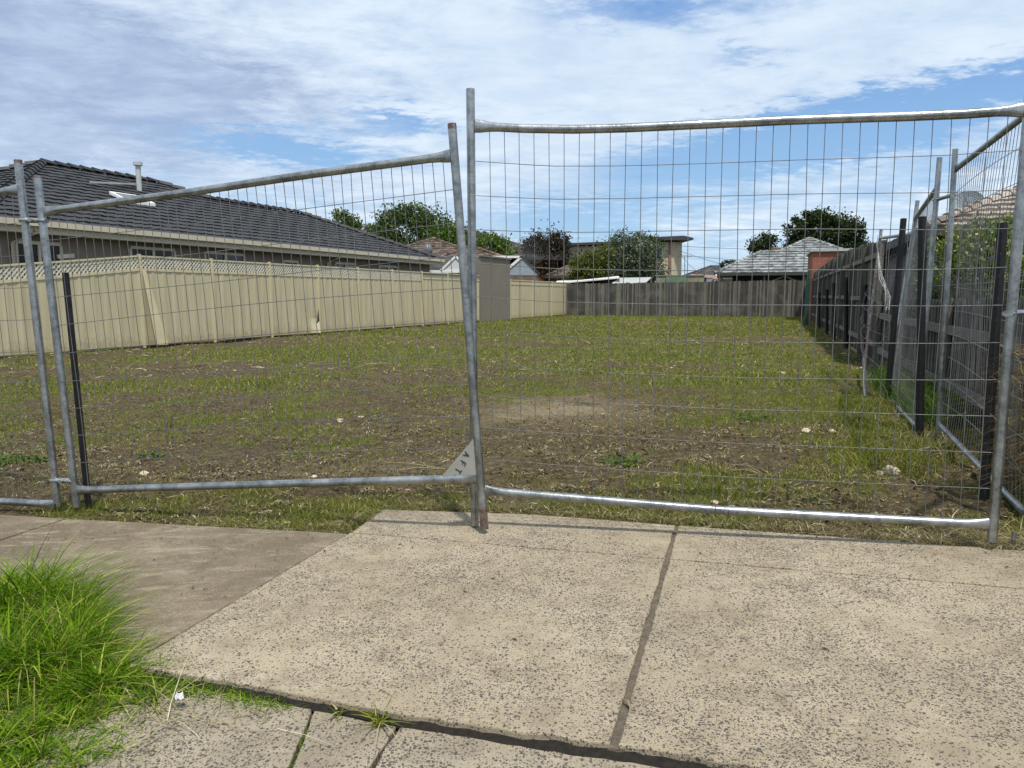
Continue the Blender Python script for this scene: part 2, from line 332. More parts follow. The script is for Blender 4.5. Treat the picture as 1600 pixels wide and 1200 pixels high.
def npmesh(name, V, F, m, parent=None, smooth=False):
    me = bpy.data.meshes.new(name); nv, nf, k = len(V), len(F), F.shape[1]
    me.vertices.add(nv); me.vertices.foreach_set('co', V.astype(np.float32).ravel())
    me.loops.add(nf * k); me.loops.foreach_set('vertex_index', F.astype(np.int32).ravel())
    me.polygons.add(nf); me.polygons.foreach_set('loop_start', np.arange(0, nf * k, k, dtype=np.int32))
    me.polygons.foreach_set('loop_total', np.full(nf, k, dtype=np.int32)); me.polygons.foreach_set('use_smooth', np.full(nf, smooth))
    me.update(calc_edges=True); me.validate(); return link(name, me, m, parent)
def ray(px, py):
    u = 600 - py; return Vector((px - 800, FPX * CT + u * ST, -FPX * ST + u * CT))
def at(px, py, Y):                        # point of the place at ground distance Y
    d = ray(px, py); t = Y / d.y; return Vector((d.x * t, Y, H + d.z * t))
def gp(px, py, z=0):
    d = ray(px, py); t = (z - H) / d.z; return Vector((d.x * t, d.y * t, z))
def onplane(px, py, A, B):                # intersection with the vertical plane through A, B
    d = ray(px, py); nx, ny = -(B[1] - A[1]), B[0] - A[0]
    t = (nx * A[0] + ny * A[1]) / (nx * d.x + ny * d.y); return Vector((d.x * t, d.y * t, H + d.z * t))
def gz(x, y):                             # gentle cross fall near the footpath
    f = 1 - min(1, max(0, (y - 5) / 8)); return .02 * x * f * (1 if abs(x) < 6 else 6 / abs(x))
# smooth value noise for layout
_T = rng.random((64, 64))
def vnoise(x, y, s):
    x = np.asarray(x, float) * s; y = np.asarray(y, float) * s; i = np.floor(x).astype(int); j = np.floor(y).astype(int); fx = x - i; fy = y - j
    fx = fx * fx * (3 - 2 * fx); fy = fy * fy * (3 - 2 * fy); q = lambda a, b: _T[a % 64, b % 64]
    return (q(i, j) * (1 - fx) + q(i + 1, j) * fx) * (1 - fy) + (q(i, j + 1) * (1 - fx) + q(i + 1, j + 1) * fx) * fy
def fbm(x, y, s): return (vnoise(x, y, s) * .5 + vnoise(x + 9, y + 4, s * 2.1) * .3 + vnoise(x + 3, y + 7, s * 4.3) * .2)
def gauss(x, y, cx, cy, rx, ry): return np.exp(-(((x - cx) / rx) ** 2 + ((y - cy) / ry) ** 2))

# ------------------------------------------------------------------ ground
EDGE = [(-60, 20), (-5.5, 4.72), (-2.94, 4.13), (-2.51, 4.06), (-.89, 3.69), (-.8, 3.9), (-.73, 4.1), (.14, 3.94), (2.33, 3.24), (4.2, 2.64), (60, -15)]
EX = np.array([p[0] for p in EDGE]); EY = np.array([p[1] for p in EDGE])
def edge_y(x): return np.interp(x, EX, EY)
def lip_y(x): return 1.93 - .32 * x
def cover(x, y):                          # how green, how bare
    x = np.asarray(x, float); y = np.asarray(y, float)
    base = np.interp(y, [3, 5, 7, 9, 12, 16, 50], [.40, .41, .41, .42, .47, .60, .72])
    gr = base + (fbm(x, y, .55) - .5) * 1.0 + (fbm(x + 30, y + 11, 1.6) - .5) * 1.4 + (fbm(x, y + 5, 5) - .5) * .9
    gr = gr + .45 * gauss(x, y, -3.4, 15.5, 2.6, 2.2) + .38 * gauss(x, y, -4.6, 10.4, 2.0, .55) + .25 * gauss(x, y, -7, 9.5, 1.2, 1.0) + .4 * gauss(x, y, 3.4, 8.2, 1.2, 2.4) + .25 * gauss(x, y, 3, 13, 3, 4) + .35 * gauss(x, y, 2.9, 5.2, .5, .5)
    gr = gr + .35 * gauss(x, y, -.9, 4.25, .9, .22) - .40 * gauss(x, y, .4, 7.6, 2.2, 1.2) - .35 * gauss(x, y, .7, 5.9, 1.4, .5) - .3 * gauss(x, y, -2, 5, 1.2, .6) - .5 * gauss(x, y, -7.3, 18.0, 1.2, 4)
    bare = np.clip(gauss(x, y, .45, 7.9, .95, 1.3) * (.0 + 1.7 * fbm(x, y, 2.2)) + .45 * gauss(x, y, -.9, 5.2, .9, .35) + .5 * gauss(x, y, .1, 4.25, .5, .12) - .12 + (fbm(x, y, 3) - .5) * .5 * gauss(x, y, .4, 7, 2, 2), 0, 1)
    return np.clip(gr, 0, 1), bare
def groundz(x, y):
    x = np.asarray(x, float); y = np.asarray(y, float)
    f = 1 - np.clip((y - 5) / 8, 0, 1); xf = np.where(np.abs(x) < 6, 1, 6 / np.maximum(np.abs(x), 6)); z = .02 * x * f * xf
    off = y - edge_y(x); inside = np.clip(off / .10, 0, 1)
    bumps = (fbm(x, y, 1.3) - .5) * .10 + (fbm(x, y, 5) - .5) * .07 + (vnoise(x, y, 13) - .5) * .03
    near = np.clip((60 - y) / 20, 0, 1) * (np.abs(x) < 60)
    return z - .055 * (1 - inside) + inside * (bumps * near * np.clip(off / .6, .15, 1) - .012)
def axis(lo, hi, segs):
    out = []
    for a, b, st in segs: out += list(np.arange(a, b, st))
    return np.array([lo] + out + [hi])
xs = axis(-900, 900, [(-300, -60, 40), (-60, -14, 4), (-14, -6, .3), (-6, 6, .07), (6, 20, .3), (20, 60, 4), (60, 301, 40)])
ys = axis(-300, 1500, [(-100, -5, 20), (-5, 2.4, .5), (2.4, 9, .06), (9, 16, .15), (16, 52, .5), (52, 100, 8), (100, 600, 100)])
XX, YY = np.meshgrid(xs, ys); ZZ = groundz(XX, YY); nx_, ny_ = len(xs), len(ys)
V = np.stack([XX.ravel(), YY.ravel(), ZZ.ravel()], 1); ii = np.arange(nx_ * ny_).reshape(ny_, nx_)
F = np.stack([ii[:-1, :-1], ii[:-1, 1:], ii[1:, 1:], ii[1:, :-1]], -1).reshape(-1, 4)
go = npmesh('ground', V, F, M_GROUND, smooth=True); tag(go, kind='structure')
gc, bc = cover(XX.ravel(), YY.ravel())
at_ = go.data.attributes.new('cover', 'FLOAT_VECTOR', 'POINT'); at_.data.foreach_set('vector', np.stack([gc, bc, bc * 0], 1).astype(np.float32).ravel())

# footpath slabs
def rough_poly(pts, step=.04, jit=.003, rough=()):
    out = []; n = len(pts)
    for i in range(n):
        a = Vector(pts[i]); b = Vector(pts[(i + 1) % n]); L = (b - a).length; k = max(1, int(L / step)) if L < 4 else int(L / .15)
        j = .006 if i in rough else jit; nn = Vector((-(b - a).y, (b - a).x)).normalized()
        for q in range(k):
            w = a.lerp(b, q / k); d = (random.gauss(0, 1) * j * .5 + (math.sin(q * .31 + i) + math.sin(q * .83)) * j * .35) if q else 0; w = w + nn * d; out.append((w.x, w.y))
    return out
def slab(pts, top, m, rough=(), name='footpath', tilt=0):
    b = MB(); b.prism(rough_poly(pts, rough=rough), lambda x, y: gz(x, y) - .12, lambda x, y: gz(x, y) + top)
    o = b.build(name, m); tag(o, kind='structure')
    md = o.modifiers.new('bevel', 'BEVEL'); md.width = .005; md.segments = 2; md.limit_method = 'ANGLE'; md.angle_limit = R(50); return o
slab([(-6.2, 4.0), (-2.924, 2.87), (-2.524, 4.05), (-5.6, 4.76)], .002, M_SMOOTH)
slab([(-2.91, 2.86), (-1.292, 2.34), (-.845, 3.685), (-2.51, 4.052)], .000, M_SMOOTH)
slab([(-1.28, 2.33), (-.87, 2.205), (-.28, 2.0), (.262, 1.852), (.690, 3.222), (-.834, 3.688)], .004, M_AGG, rough=(0, 1, 2))
slab([(-.826, 3.699), (.694, 3.236), (.845, 3.71), (.14, 3.94), (-.73, 4.10)], .003, M_AGG)
slab([(.283, 1.845), (3.1, .94), (3.52, 2.36), (.711, 3.215)], .004, M_AGG, rough=(0,))
slab([(.713, 3.231), (3.52, 2.374), (3.7, 2.8), (2.33, 3.24), (.864, 3.705)], .003, M_AGG)
b = MB(); b.prism([(.255, 1.845), (.30, 1.838), (.88, 3.72), (.842, 3.72)], lambda x, y: gz(x, y) - .1, lambda x, y: gz(x, y) - .007); tag(b.build('footpath_joint', M_SOIL), kind='structure')
slab([(-3.2, .2), (-.60, .2), (-.585, 1.76), (-.603, 2.095), (-.88, 2.19), (-1.3, 2.312), (-3.0, 2.8)], -.024, M_AGG2, rough=(3, 4), name='driveway_crossover')
slab([(-.585, .2), (-.46, .2), (-.385, 1.76), (-.333, 1.998), (-.594, 2.088), (-.573, 1.76)], -.025, M_AGG2, name='driveway_crossover')
slab([(-.445, .2), (3.0, .2), (3.05, .9), (.27, 1.838), (-.322, 1.992), (-.374, 1.76)], -.025, M_AGG2, rough=(3, 4), name='driveway_crossover')

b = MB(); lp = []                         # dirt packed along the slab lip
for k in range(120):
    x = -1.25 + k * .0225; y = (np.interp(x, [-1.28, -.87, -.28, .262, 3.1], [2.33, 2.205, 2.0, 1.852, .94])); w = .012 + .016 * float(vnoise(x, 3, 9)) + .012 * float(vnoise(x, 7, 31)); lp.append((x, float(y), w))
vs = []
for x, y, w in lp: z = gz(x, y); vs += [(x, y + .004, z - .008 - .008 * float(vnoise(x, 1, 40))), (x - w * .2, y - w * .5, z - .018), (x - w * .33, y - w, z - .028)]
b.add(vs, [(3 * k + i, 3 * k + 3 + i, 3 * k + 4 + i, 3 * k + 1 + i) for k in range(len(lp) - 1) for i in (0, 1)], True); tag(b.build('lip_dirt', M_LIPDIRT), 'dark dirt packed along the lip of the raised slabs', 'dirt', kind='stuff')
# ------------------------------------------------------------------ grass and litter
def blades(name, P, h, w, m, segs=3, lean=.6, droop=.5, parent=None, leandir=None):
    n = len(P); a = rng.random(n) * 2 * np.pi; side = np.stack([np.cos(a), np.sin(a), 0 * a], 1)
    la = rng.random(n) * 2 * np.pi if leandir is None else leandir + rng.normal(0, .7, n)
    ld = np.stack([np.cos(la), np.sin(la), 0 * la], 1); l = lean * (.3 + rng.random(n)); V = []
    for k in range(segs + 1):
        t = k / segs; c = P + ld * (l * t ** 1.6 * h)[:, None]; c[:, 2] += h * (t - droop * t * t * np.minimum(l, 1.2))
        ww = w * (1 - t) ** .7 * .5 if k < segs else w * .04
        V.append(c - side * ww[:, None]); V.append(c + side * ww[:, None])
    V = np.stack(V, 1).reshape(-1, 3); b = np.arange(n)[:, None] * (2 * (segs + 1)); F = []
    for k in range(segs): F.append(np.stack([b[:, 0] + 2 * k, b[:, 0] + 2 * k + 1, b[:, 0] + 2 * k + 3, b[:, 0] + 2 * k + 2], 1))
    return npmesh(name, V, np.concatenate(F), m, parent)
LX = lambda y: -15.52 + .415 * y; RX = lambda y: 1.8 + .353 * y
def scatter(n, y0, y1, power=1.0):
    y = y0 + (y1 - y0) * rng.random(n) ** power; x0 = np.maximum(-.76 * y - .4, LX(y) + .06); x1 = np.minimum(.76 * y + .5, RX(y) - .02)
    x = x0 + (x1 - x0) * rng.random(n); return x, y
def keep_lot(x, y, marg=.02): return y > edge_y(x) + marg
def lawn(n, y0, y1, h0, h1, wd, power, thr, gain, segs=1, m=None, name='grass', straw=False, lean=.7):
    x, y = scatter(n, y0, y1, power); gr, ba = cover(x, y)
    p = np.clip((gr - thr) * gain, 0, 1) * (1 - ba) if not straw else np.clip(.75 - .35 * gr - .7 * ba, 0.05, 1) * (.4 + .9 * (fbm(x + 5, y, 1.4)))
    k = (rng.random(n) < p) & keep_lot(x, y); x, y = x[k], y[k]; gr = gr[k]
    z = groundz(x, y); hh = h0 + (h1 - h0) * rng.random(len(x)) ** 1.6; hh *= .6 + .8 * gr
    return blades(name, np.stack([x, y, z], 1), hh, wd * (.6 + .8 * rng.random(len(x))), m, segs, lean)
tag(lawn(330000, 3.4, 9.5, .012, .055, .0048, 1.2, .22, 1.5, 1, M_LAWN), kind='stuff', label='patchy short green grass over the near lot behind the mesh panels', cat='grass')
tag(lawn(120000, 9.5, 22, .025, .075, .011, 1.2, .30, 1.7, 1, M_LAWN), kind='stuff', label='green mown grass across the middle of the vacant lot', cat='grass')
tag(lawn(90000, 22, 46, .03, .10, .022, 1.1, .25, 1.8, 1, M_LAWN), kind='stuff', label='green grass at the far end of the vacant lot', cat='grass')
tag(lawn(260000, 3.4, 11, .010, .032, .0045, 1.2, -.25, 1.1, 1, M_MATTED, lean=1.6), kind='stuff', label='matted olive and straw turf lying flat over the near soil', cat='grass')
tag(lawn(90000, 11, 30, .02, .05, .012, 1.1, -.2, 1.1, 1, M_MATTED, lean=1.6), kind='stuff', label='matted dull turf between green tufts farther up the lot', cat='grass')
def flat_bits(name, n, y0, y1, l0, l1, wd, m, power=1.2, green=0.0, extra=None):
    x, y = scatter(n, y0, y1, power); gr, ba = cover(x, y)
    p = np.clip(.95 - (.75 - green) * gr - .55 * ba, .12, 1) * np.clip((fbm(x + 5, y + 3, 1.7) - .30) * 2.6, .05, 1) * np.clip((fbm(x + 2, y + 13, 6) - .33) * 4, .08, 1)
    k = (rng.random(n) < p) & keep_lot(x, y); x, y = x[k], y[k]; n = len(x); z = groundz(x, y) + rng.random(n) * .014 + .002
    L = (l0 + (l1 - l0) * rng.random(n) ** 2) / 2; a = rng.random(n) * 2 * np.pi; d = np.stack([np.cos(a), np.sin(a), rng.normal(0, .22, n)], 1); s = np.stack([-np.sin(a), np.cos(a), rng.normal(0, .4, n)], 1)
    c = np.stack([x, y, z], 1); w = wd * (.4 + rng.random(n)) / 2; bend = np.stack([0 * x, 0 * x, rng.random(n) * .012], 1)
    V = np.stack([c - d * L[:, None] - s * w[:, None], c - d * L[:, None] + s * w[:, None], c + s * w[:, None] + bend, c + d * L[:, None] + s * w[:, None] * .5, c + d * L[:, None] - s * w[:, None] * .5, c - s * w[:, None] + bend], 1).reshape(-1, 3)
    b = np.arange(n) * 6; F = np.concatenate([np.stack([b, b + 1, b + 2, b + 5], 1), np.stack([b + 5, b + 2, b + 3, b + 4], 1)])
    return npmesh(name, V, F, m)
tag(flat_bits('dry_clippings', 170000, 3.4, 11, .015, .07, .0032, M_STRAW), kind='stuff', label='pale straw and dry grass clippings strewn over the bare soil', cat='clippings')
tag(flat_bits('dry_clippings', 80000, 11, 40, .05, .18, .010, M_STRAW, green=.45), kind='stuff', label='straw coloured cut grass lying across the far lawn', cat='clippings')
tag(flat_bits('leaf_litter', 46000, 3.4, 11, .008, .030, .016, M_LITTER), kind='stuff', label='brown leaf litter and bark chips on the near soil', cat='leaf litter')
# long dry stems and runners along the slab edges
def line_tuft(name, m, pts, n, spread, h0, h1, wd, lean=.9, segs=3, droop=.5, label='', cat='grass'):
    pts = [Vector(p) for p in pts]; P = []
    for _ in range(n):
        i = random.randrange(len(pts) - 1); p = pts[i].lerp(pts[i + 1], random.random()); P.append((p.x + random.gauss(0, spread), p.y + random.gauss(0, spread), 0))
    P = np.array(P); P[:, 2] = np.maximum(groundz(P[:, 0], P[:, 1]), -.05) - .005; h = h0 + (h1 - h0) * rng.random(n) ** 1.5
    o = blades(name, P, h, wd * (.6 + .8 * rng.random(n)), m, segs, lean, droop); return tag(o, label, cat, kind='stuff')
line_tuft('edge_grass', M_STRAW, [(-.6, 4.16), (.2, 3.98), (.9, 3.78), (1.7, 3.52), (2.4, 3.27), (3.1, 3.05)], 5500, .05, .02, .09, .0035, 1.6, label='dry straw fringe along the back edge of the concrete path', cat='dry grass')
line_tuft('edge_grass', M_STRAW, [(-1.75, 3.98), (-1.3, 3.88), (-.95, 3.79), (-.78, 4.08), (-.3, 4.14)], 2600, .05, .02, .07, .0035, 1.9, label='dry grass stems mixed along the path edge left of the posts', cat='dry grass')
line_tuft('edge_grass', M_STRAW, [(2.0, 3.42), (2.5, 3.35), (3.0, 3.25)], 3500, .09, .03, .13, .004, 1.6, label='thick dry straw heaped round the foot of the right mesh panel', cat='dry grass')
line_tuft('edge_grass', M_LAWN, [(-1.75, 4.0), (-1.3, 3.93), (-.95, 3.82), (-.75, 4.12), (-.3, 4.12)], 3200, .08, .015, .08, .0045, 1.5, label='green grass spilling over the path edge left of the leaning post', cat='grass')
line_tuft('edge_grass', M_LAWN, [(2.4, 4.9), (2.9, 5.6), (3.3, 6.5), (3.9, 8)], 9000, .22, .03, .13, .006, .8, label='longer green grass growing along the right hand mesh panels', cat='grass')
line_tuft('edge_grass', M_WEED, [(3.75, 6.3), (4.2, 7.6), (4.9, 9.6)], 2500, .10, .15, .5, .012, .7, label='tall dark green weeds between mesh panels and right paling fence', cat='weeds')
line_tuft('edge_grass', M_STRAW, [(2.9, 5.4), (3.4, 6.1), (4.0, 7.9)], 1500, .15, .04, .14, .006, 1.5, label='dry cut grass beside the right side panels', cat='dry grass')
# lush verge tuft at lower left
def tuft(label, specs, m=M_TUFT, name='grass_tuft', wd=.0085, frac=1.0, drop=0.0):
    P, h = [], []
    for (cx, cy, rx, ry, n, h0, h1) in specs:
        n = int(n * frac); k = max(8, n // 55); tx = cx + rng.normal(0, rx, k); ty = cy + rng.normal(0, ry, k); th = .55 + .6 * rng.random(k); i = rng.integers(0, k, n)   # tussocks
        x = tx[i] + rng.normal(0, .022, n); y = ty[i] + rng.normal(0, .018, n)
        P.append(np.stack([x, y, -.055 + .02 * x], 1)); d = np.exp(-(((x - cx) / rx) ** 2 + ((y - cy) / ry) ** 2) * .3); h.append((h0 + (h1 - h0) * rng.random(n)) * (.45 + .55 * d) * th[i])
    P = np.concatenate(P); h = np.concatenate(h); o = blades(name, P, h, wd * (.35 + 1.1 * rng.random(len(h)) ** 1.5), m, 6, 1.15 + drop, .50); return tag(o, label, 'grass', kind='stuff')
TS = [(-1.98, 2.78, .13, .11, 2000, .18, .46), (-1.62, 2.38, .17, .13, 2600, .14, .34), (-1.68, 2.62, .09, .08, 600, .14, .34), (-1.34, 2.24, .14, .08, 1900, .08, .22), (-1.5, 1.95, .22, .12, 3000, .06, .17), (-2.2, 2.5, .2, .25, 1600, .16, .4), (-1.15, 2.30, .12, .06, 1500, .03, .11), (-1.25, 1.78, .12, .12, 1500, .03, .09), (-1.7, 1.65, .25, .15, 2500, .05, .16)]
tuft('lush long green grass on the verge at the lower left corner', TS, frac=1.55)
tuft('short dense green grass under the lush verge clump', [(-1.95, 2.72, .2, .14, 3500, .05, .16), (-1.6, 2.35, .22, .16, 5000, .04, .13), (-1.45, 1.95, .26, .14, 4500, .03, .09), (-1.9, 2.1, .3, .35, 6000, .04, .14), (-1.3, 1.7, .16, .14, 2200, .02, .07)], wd=.006)
tuft('dead straw blades bent through the lush verge grass', TS, M_STRAW, 'dead_grass', .006, .14, .5)
line_tuft('crack_grass', M_TUFT, [(-1.15, 2.22), (-.95, 2.2), (-.8, 2.15), (-.68, 2.1)], 1400, .022, .02, .06, .0045, 1.3, label='low green grass creeping along the slab lip', cat='grass')
line_tuft('crack_grass', M_TUFT, [(-.60, 2.09), (-.585, 1.95), (-.58, 1.78)], 160, .008, .01, .035, .003, 1.6, label='thin weeds in the crack of the lower slab', cat='weeds')
line_tuft('crack_grass', M_WEED, [(.268, 1.86), (.30, 1.95)], 110, .004, .008, .02, .003, 1.6, label='moss and grass bits in the foot of the wide slab joint', cat='weeds')
line_tuft('crack_grass', M_STRAW, [(-1.2, 2.0), (-.95, 2.0), (-.8, 2.0)], 60, .05, .05, .13, .004, 2.6, label='dry runners lying on the lower slab', cat='dry grass')
line_tuft('crack_grass', M_LITTER, [(-.66, 2.11), (-.28, 1.985), (.27, 1.84), (.9, 1.64)], 1500, .009, .004, .014, .006, 1.5, segs=1, label='dirt and leaf crumbs lodged under the slab lip', cat='debris')
def weed(x, y, n, l, label, m=M_TUFT, name='weed'):
    P = np.array([[x + random.gauss(0, .008), y + random.gauss(0, .008), gz(x, y) - .026] for _ in range(n)])
    o = blades(name, P, l * (.5 + .7 * rng.random(n)), .007 * (.6 + .8 * rng.random(n)), m, 4, 1.5, .45); return tag(o, label, 'weed')
c_ = gp(592, 1118); weed(c_.x, c_.y, 34, .085, 'small green grass weed sprouting from the crack beside the slab lip', M_LAWN)
c_ = gp(528, 1100); weed(c_.x, c_.y, 12, .04, 'tiny grass sprig on the dirt line left of the larger weed', M_LAWN)
def leafy_weed(x, y, r, n, label):
    a = rng.random(n) * 2 * np.pi; d = r * rng.random(n) ** .6; c = np.stack([x + d * np.cos(a), y + d * np.sin(a), 0 * a], 1); c[:, 2] = groundz(c[:, 0], c[:, 1]) + .01 + rng.random(n) * .05
    o = leaves_mesh('leafy_weed', c, .035, M_WEED, flatten=.35); return tag(o, label, 'weed')
def leaves_mesh(name, C, size, m, parent=None, flatten=1.0, asp=.55):
    n = len(C); d = rng.normal(0, 1, (n, 3)); d[:, 2] *= flatten; d /= np.linalg.norm(d, axis=1)[:, None]; r = rng.normal(0, 1, (n, 3)); r[:, 2] *= flatten; s = np.cross(d, r); s = np.cross(s, d) if flatten < 1 else s
    s /= np.linalg.norm(s, axis=1)[:, None] + 1e-9; L = (size * (.5 + rng.random(n)))[:, None] / 2; V = np.stack([C - d * L, C + s * L * asp, C + d * L, C - s * L * asp], 1).reshape(-1, 3)
    return npmesh(name, V, np.arange(4 * n).reshape(n, 4), m, parent)
for px, py, r, n, t in ((28, 712, .22, 260, 'broad leaved green weed patch at the left edge of the lot'), (1178, 660, .20, 160, 'flat dark green weed on bare soil before the right panels'), (975, 726, .16, 160, 'low green weed clump just behind the right panel bottom rail'), (235, 705, .10, 60, 'small green weed behind the left panel near its black picket'), (1325, 562, .45, 260, 'leafy weed at the foot of the tall paling fence')):
    p = gp(px, py); leafy_weed(p.x, p.y, r, n, t)
def twig_cluster(x, y, label, n=9, h=.12):
    t = thing('plant_stump', label, 'plant stump', (x, y, 0))
    for _ in range(n):
        b = MB()
        p = Vector((x + random.gauss(0, .06), y + random.gauss(0, .03), groundz(x, y) - .01)); q = p + Vector((random.gauss(0, .04), random.gauss(0, .03), h * (.5 + random.random() * .6))); b.tube([p, p.lerp(q, .5) + Vector((random.gauss(0, .008), 0, 0)), q], [.006, .005, .003], 5); b.build('stem', M_BARK, t)
p = gp(258, 666); twig_cluster(p.x, p.y, 'cluster of dark cut stems poking from soil behind the left panel')
p = gp(920, 538); twig_cluster(p.x, p.y, 'small dark stump in the middle of the green lawn', 6, .1)
def sticks(label, px, py, n, L):
    p0 = gp(px, py); t = thing('stick_scatter', label, 'sticks', tuple(p0))
    for _ in range(n):
        b = MB()
        a = random.random() * 6.28; p = p0 + Vector((random.gauss(0, .12), random.gauss(0, .08), .02)); d = Vector((math.cos(a), math.sin(a), .1)) * L * (.4 + random.random()) / 2
        b.tube([p - d, p + Vector((random.gauss(0, .02), random.gauss(0, .02), .02)), p + d], [.006, .005, .003], 5); b.build('stick', M_STRAW, t)
sticks('pale broken sticks on soil behind the right panel bottom rail', 1190, 742, 6, .35)
sticks('pale stick lying just left of the triangular plate', 640, 735, 3, .3)
sticks('long pale stick pieces under the right corner post', 1440, 762, 4, .3)
sticks('pale dry stalks scattered before the cream fence', 320, 572, 8, .5)
sticks('bleached dry stalks in grass left of the leaning post', 590, 572, 9, .5)
def lump(name, px, py, r, label, cat, m, sq=.55):
    p = gp(px, py); bm = bmesh.new(); bmesh.ops.create_icosphere(bm, subdivisions=3, radius=r); k = random.random() * 9
    from mathutils import noise as N
    for v in bm.verts:
        d = N.noise(v.co / r * 1.3 + Vector((k, k, 0))); d2 = N.noise(v.co / r * 4 + Vector((0, k, k))); v.co *= 1 + .55 * d + .25 * d2; v.co.z *= sq
    me = bpy.data.meshes.new(name); bm.to_mesh(me); bm.free(); o = link(name, me, m); o.location = (p.x, p.y, float(groundz(p.x, p.y)) + r * sq * .4); return tag(o, label, cat)
lump('stone', 1390, 748, .055, 'pale cream rock lump on soil left of the right corner post', 'rock', M_STONE)
lump('stone', 1374, 751, .028, 'small cream rock touching the larger cream rock', 'rock', M_STONE)
lump('stone', 1258, 685, .035, 'cream stone on bare soil before the right side panels', 'rock', M_STONE)
lump('stone', 1300, 679, .028, 'white stone with dark underside beside the cream stone', 'rock', M_STONE)
lump('stone', 224, 722, .03, 'pale stone on soil behind the left mesh panel', 'rock', M_STONE)
lump('stone', 532, 655, .035, 'white rubble piece on soil behind the left panel centre', 'rock', M_STONE)
lump('stone', 564, 650, .03, 'second pale rubble piece right of the white one', 'rock', M_STONE)
lump('stone', 1118, 789, .022, 'white stone just behind the bottom rail of the right panel', 'rock', M_STONE)
lump('stone', 1218, 583, .06, 'white stone on the green lawn near right fence', 'rock', M_STONE)
lump('stone', 490, 480 + 258, .02, 'tiny pinkish stone behind the left panel bottom rail', 'rock', M_STONE)
def paper():
    p = gp(280, 1085); bm = bmesh.new(); bmesh.ops.create_grid(bm, x_segments=8, y_segments=6, size=.013)
    for v in bm.verts: v.co.z = .006 * math.sin(v.co.x * 290) * math.cos(v.co.y * 170) + random.gauss(0, .003); v.co.x *= 1 - 14 * abs(v.co.y)
    r = bmesh.ops.solidify(bm, geom=bm.faces[:], thickness=.0012)
    me = bpy.data.meshes.new('paper_scrap'); bm.to_mesh(me); bm.free(); o = link('paper_scrap', me, M_PAPER); o.location = (p.x, p.y, -.005); o.rotation_euler = (.15, -.1, .5)
    tag(o, 'crumpled white paper scrap lying on the green verge grass', 'litter')
paper()
b = MB(); p = gp(915, 1172); b.box((p.x, p.y, gz(p.x, p.y) - .028), (.022, .008, .003), .3); b.box((p.x - .012, p.y + .002, gz(p.x, p.y) - .029), (.012, .006, .003), -.3); tag(b.build('plastic_scrap', M_RED), 'thin red plastic scrap in the dirt under the slab lip', 'litter')
lump('pebble', 503, 1111, .006, 'small grey pebble beside the tiny grass sprig', 'pebble', M_ZINC); lump('pebble', 673, 1136, .005, 'small cream pebble right of the grass weed on the lower slab', 'pebble', M_STONE)
n = 260; x = -2.6 + 5 * rng.random(n); y = lip_y(x) + .05 + (edge_y(x) - lip_y(x) - .06) * rng.random(n) ** .55; a = rng.random(n) * 6.28; L = .004 + .012 * rng.random(n) ** 2; w = .0012 + .003 * rng.random(n); zz0 = np.array([gz(float(p), float(o)) for p, o in zip(x, y)]) + .008
d = np.stack([np.cos(a), np.sin(a), 0 * a], 1); sd_ = np.stack([-np.sin(a), np.cos(a), 0 * a], 1); c = np.stack([x, y, zz0], 1); up_ = np.array([[0, 0, .003]])
V = np.stack([c - d * L[:, None], c + sd_ * w[:, None] + up_, c + d * L[:, None], c - sd_ * w[:, None]], 1).reshape(-1, 3)
tag(npmesh('path_debris', V, np.arange(4 * n).reshape(n, 4), M_LITTER), 'tiny leaf and twig crumbs scattered over the concrete path', 'debris', kind='stuff')
# curled dry leaf on the joint
b = MB(); p = gp(982, 1108); b.tube([p + Vector((-.012, .03, .012)), p + Vector((0, .01, .02)), p + Vector((.006, -.02, .006))], [.002, .005, .002], 6, flat=[(1, .4)] * 3); tag(b.build('dry_leaf', M_STRAW), 'curled dry leaf lying on the wide slab joint', 'leaf')

# ------------------------------------------------------------------ temporary fence panels
def lerp(a, b, t): return Vector(a).lerp(Vector(b), t)
def poly_at(pts, t):
    L = [0]
    for i in range(len(pts) - 1): L.append(L[-1] + (pts[i + 1] - pts[i]).length)
    d = t * L[-1]
    for i in range(len(pts) - 1):
        if d <= L[i + 1] + 1e-9: return pts[i].lerp(pts[i + 1], (d - L[i]) / max(1e-9, L[i + 1] - L[i]))
    return pts[-1]
def rail_tube(b, pts, r):                 # tube squashed where it is welded to the posts
    full = [poly_at(pts, t) for t in (0, .012, .03, .05)] + [poly_at(pts, t) for t in np.linspace(.1, .9, 9)] + [poly_at(pts, t) for t in (.95, .97, .988, 1)]
    k = len(full); fl = [(1, 1)] * k; fl = list(fl); fl[0] = (.35, 1.5); fl[1] = (.4, 1.45); fl[2] = (.75, 1.15); fl[-1] = (.35, 1.5); fl[-2] = (.4, 1.45); fl[-3] = (.75, 1.15)
    b.tube(full, r, 12, flat=fl)
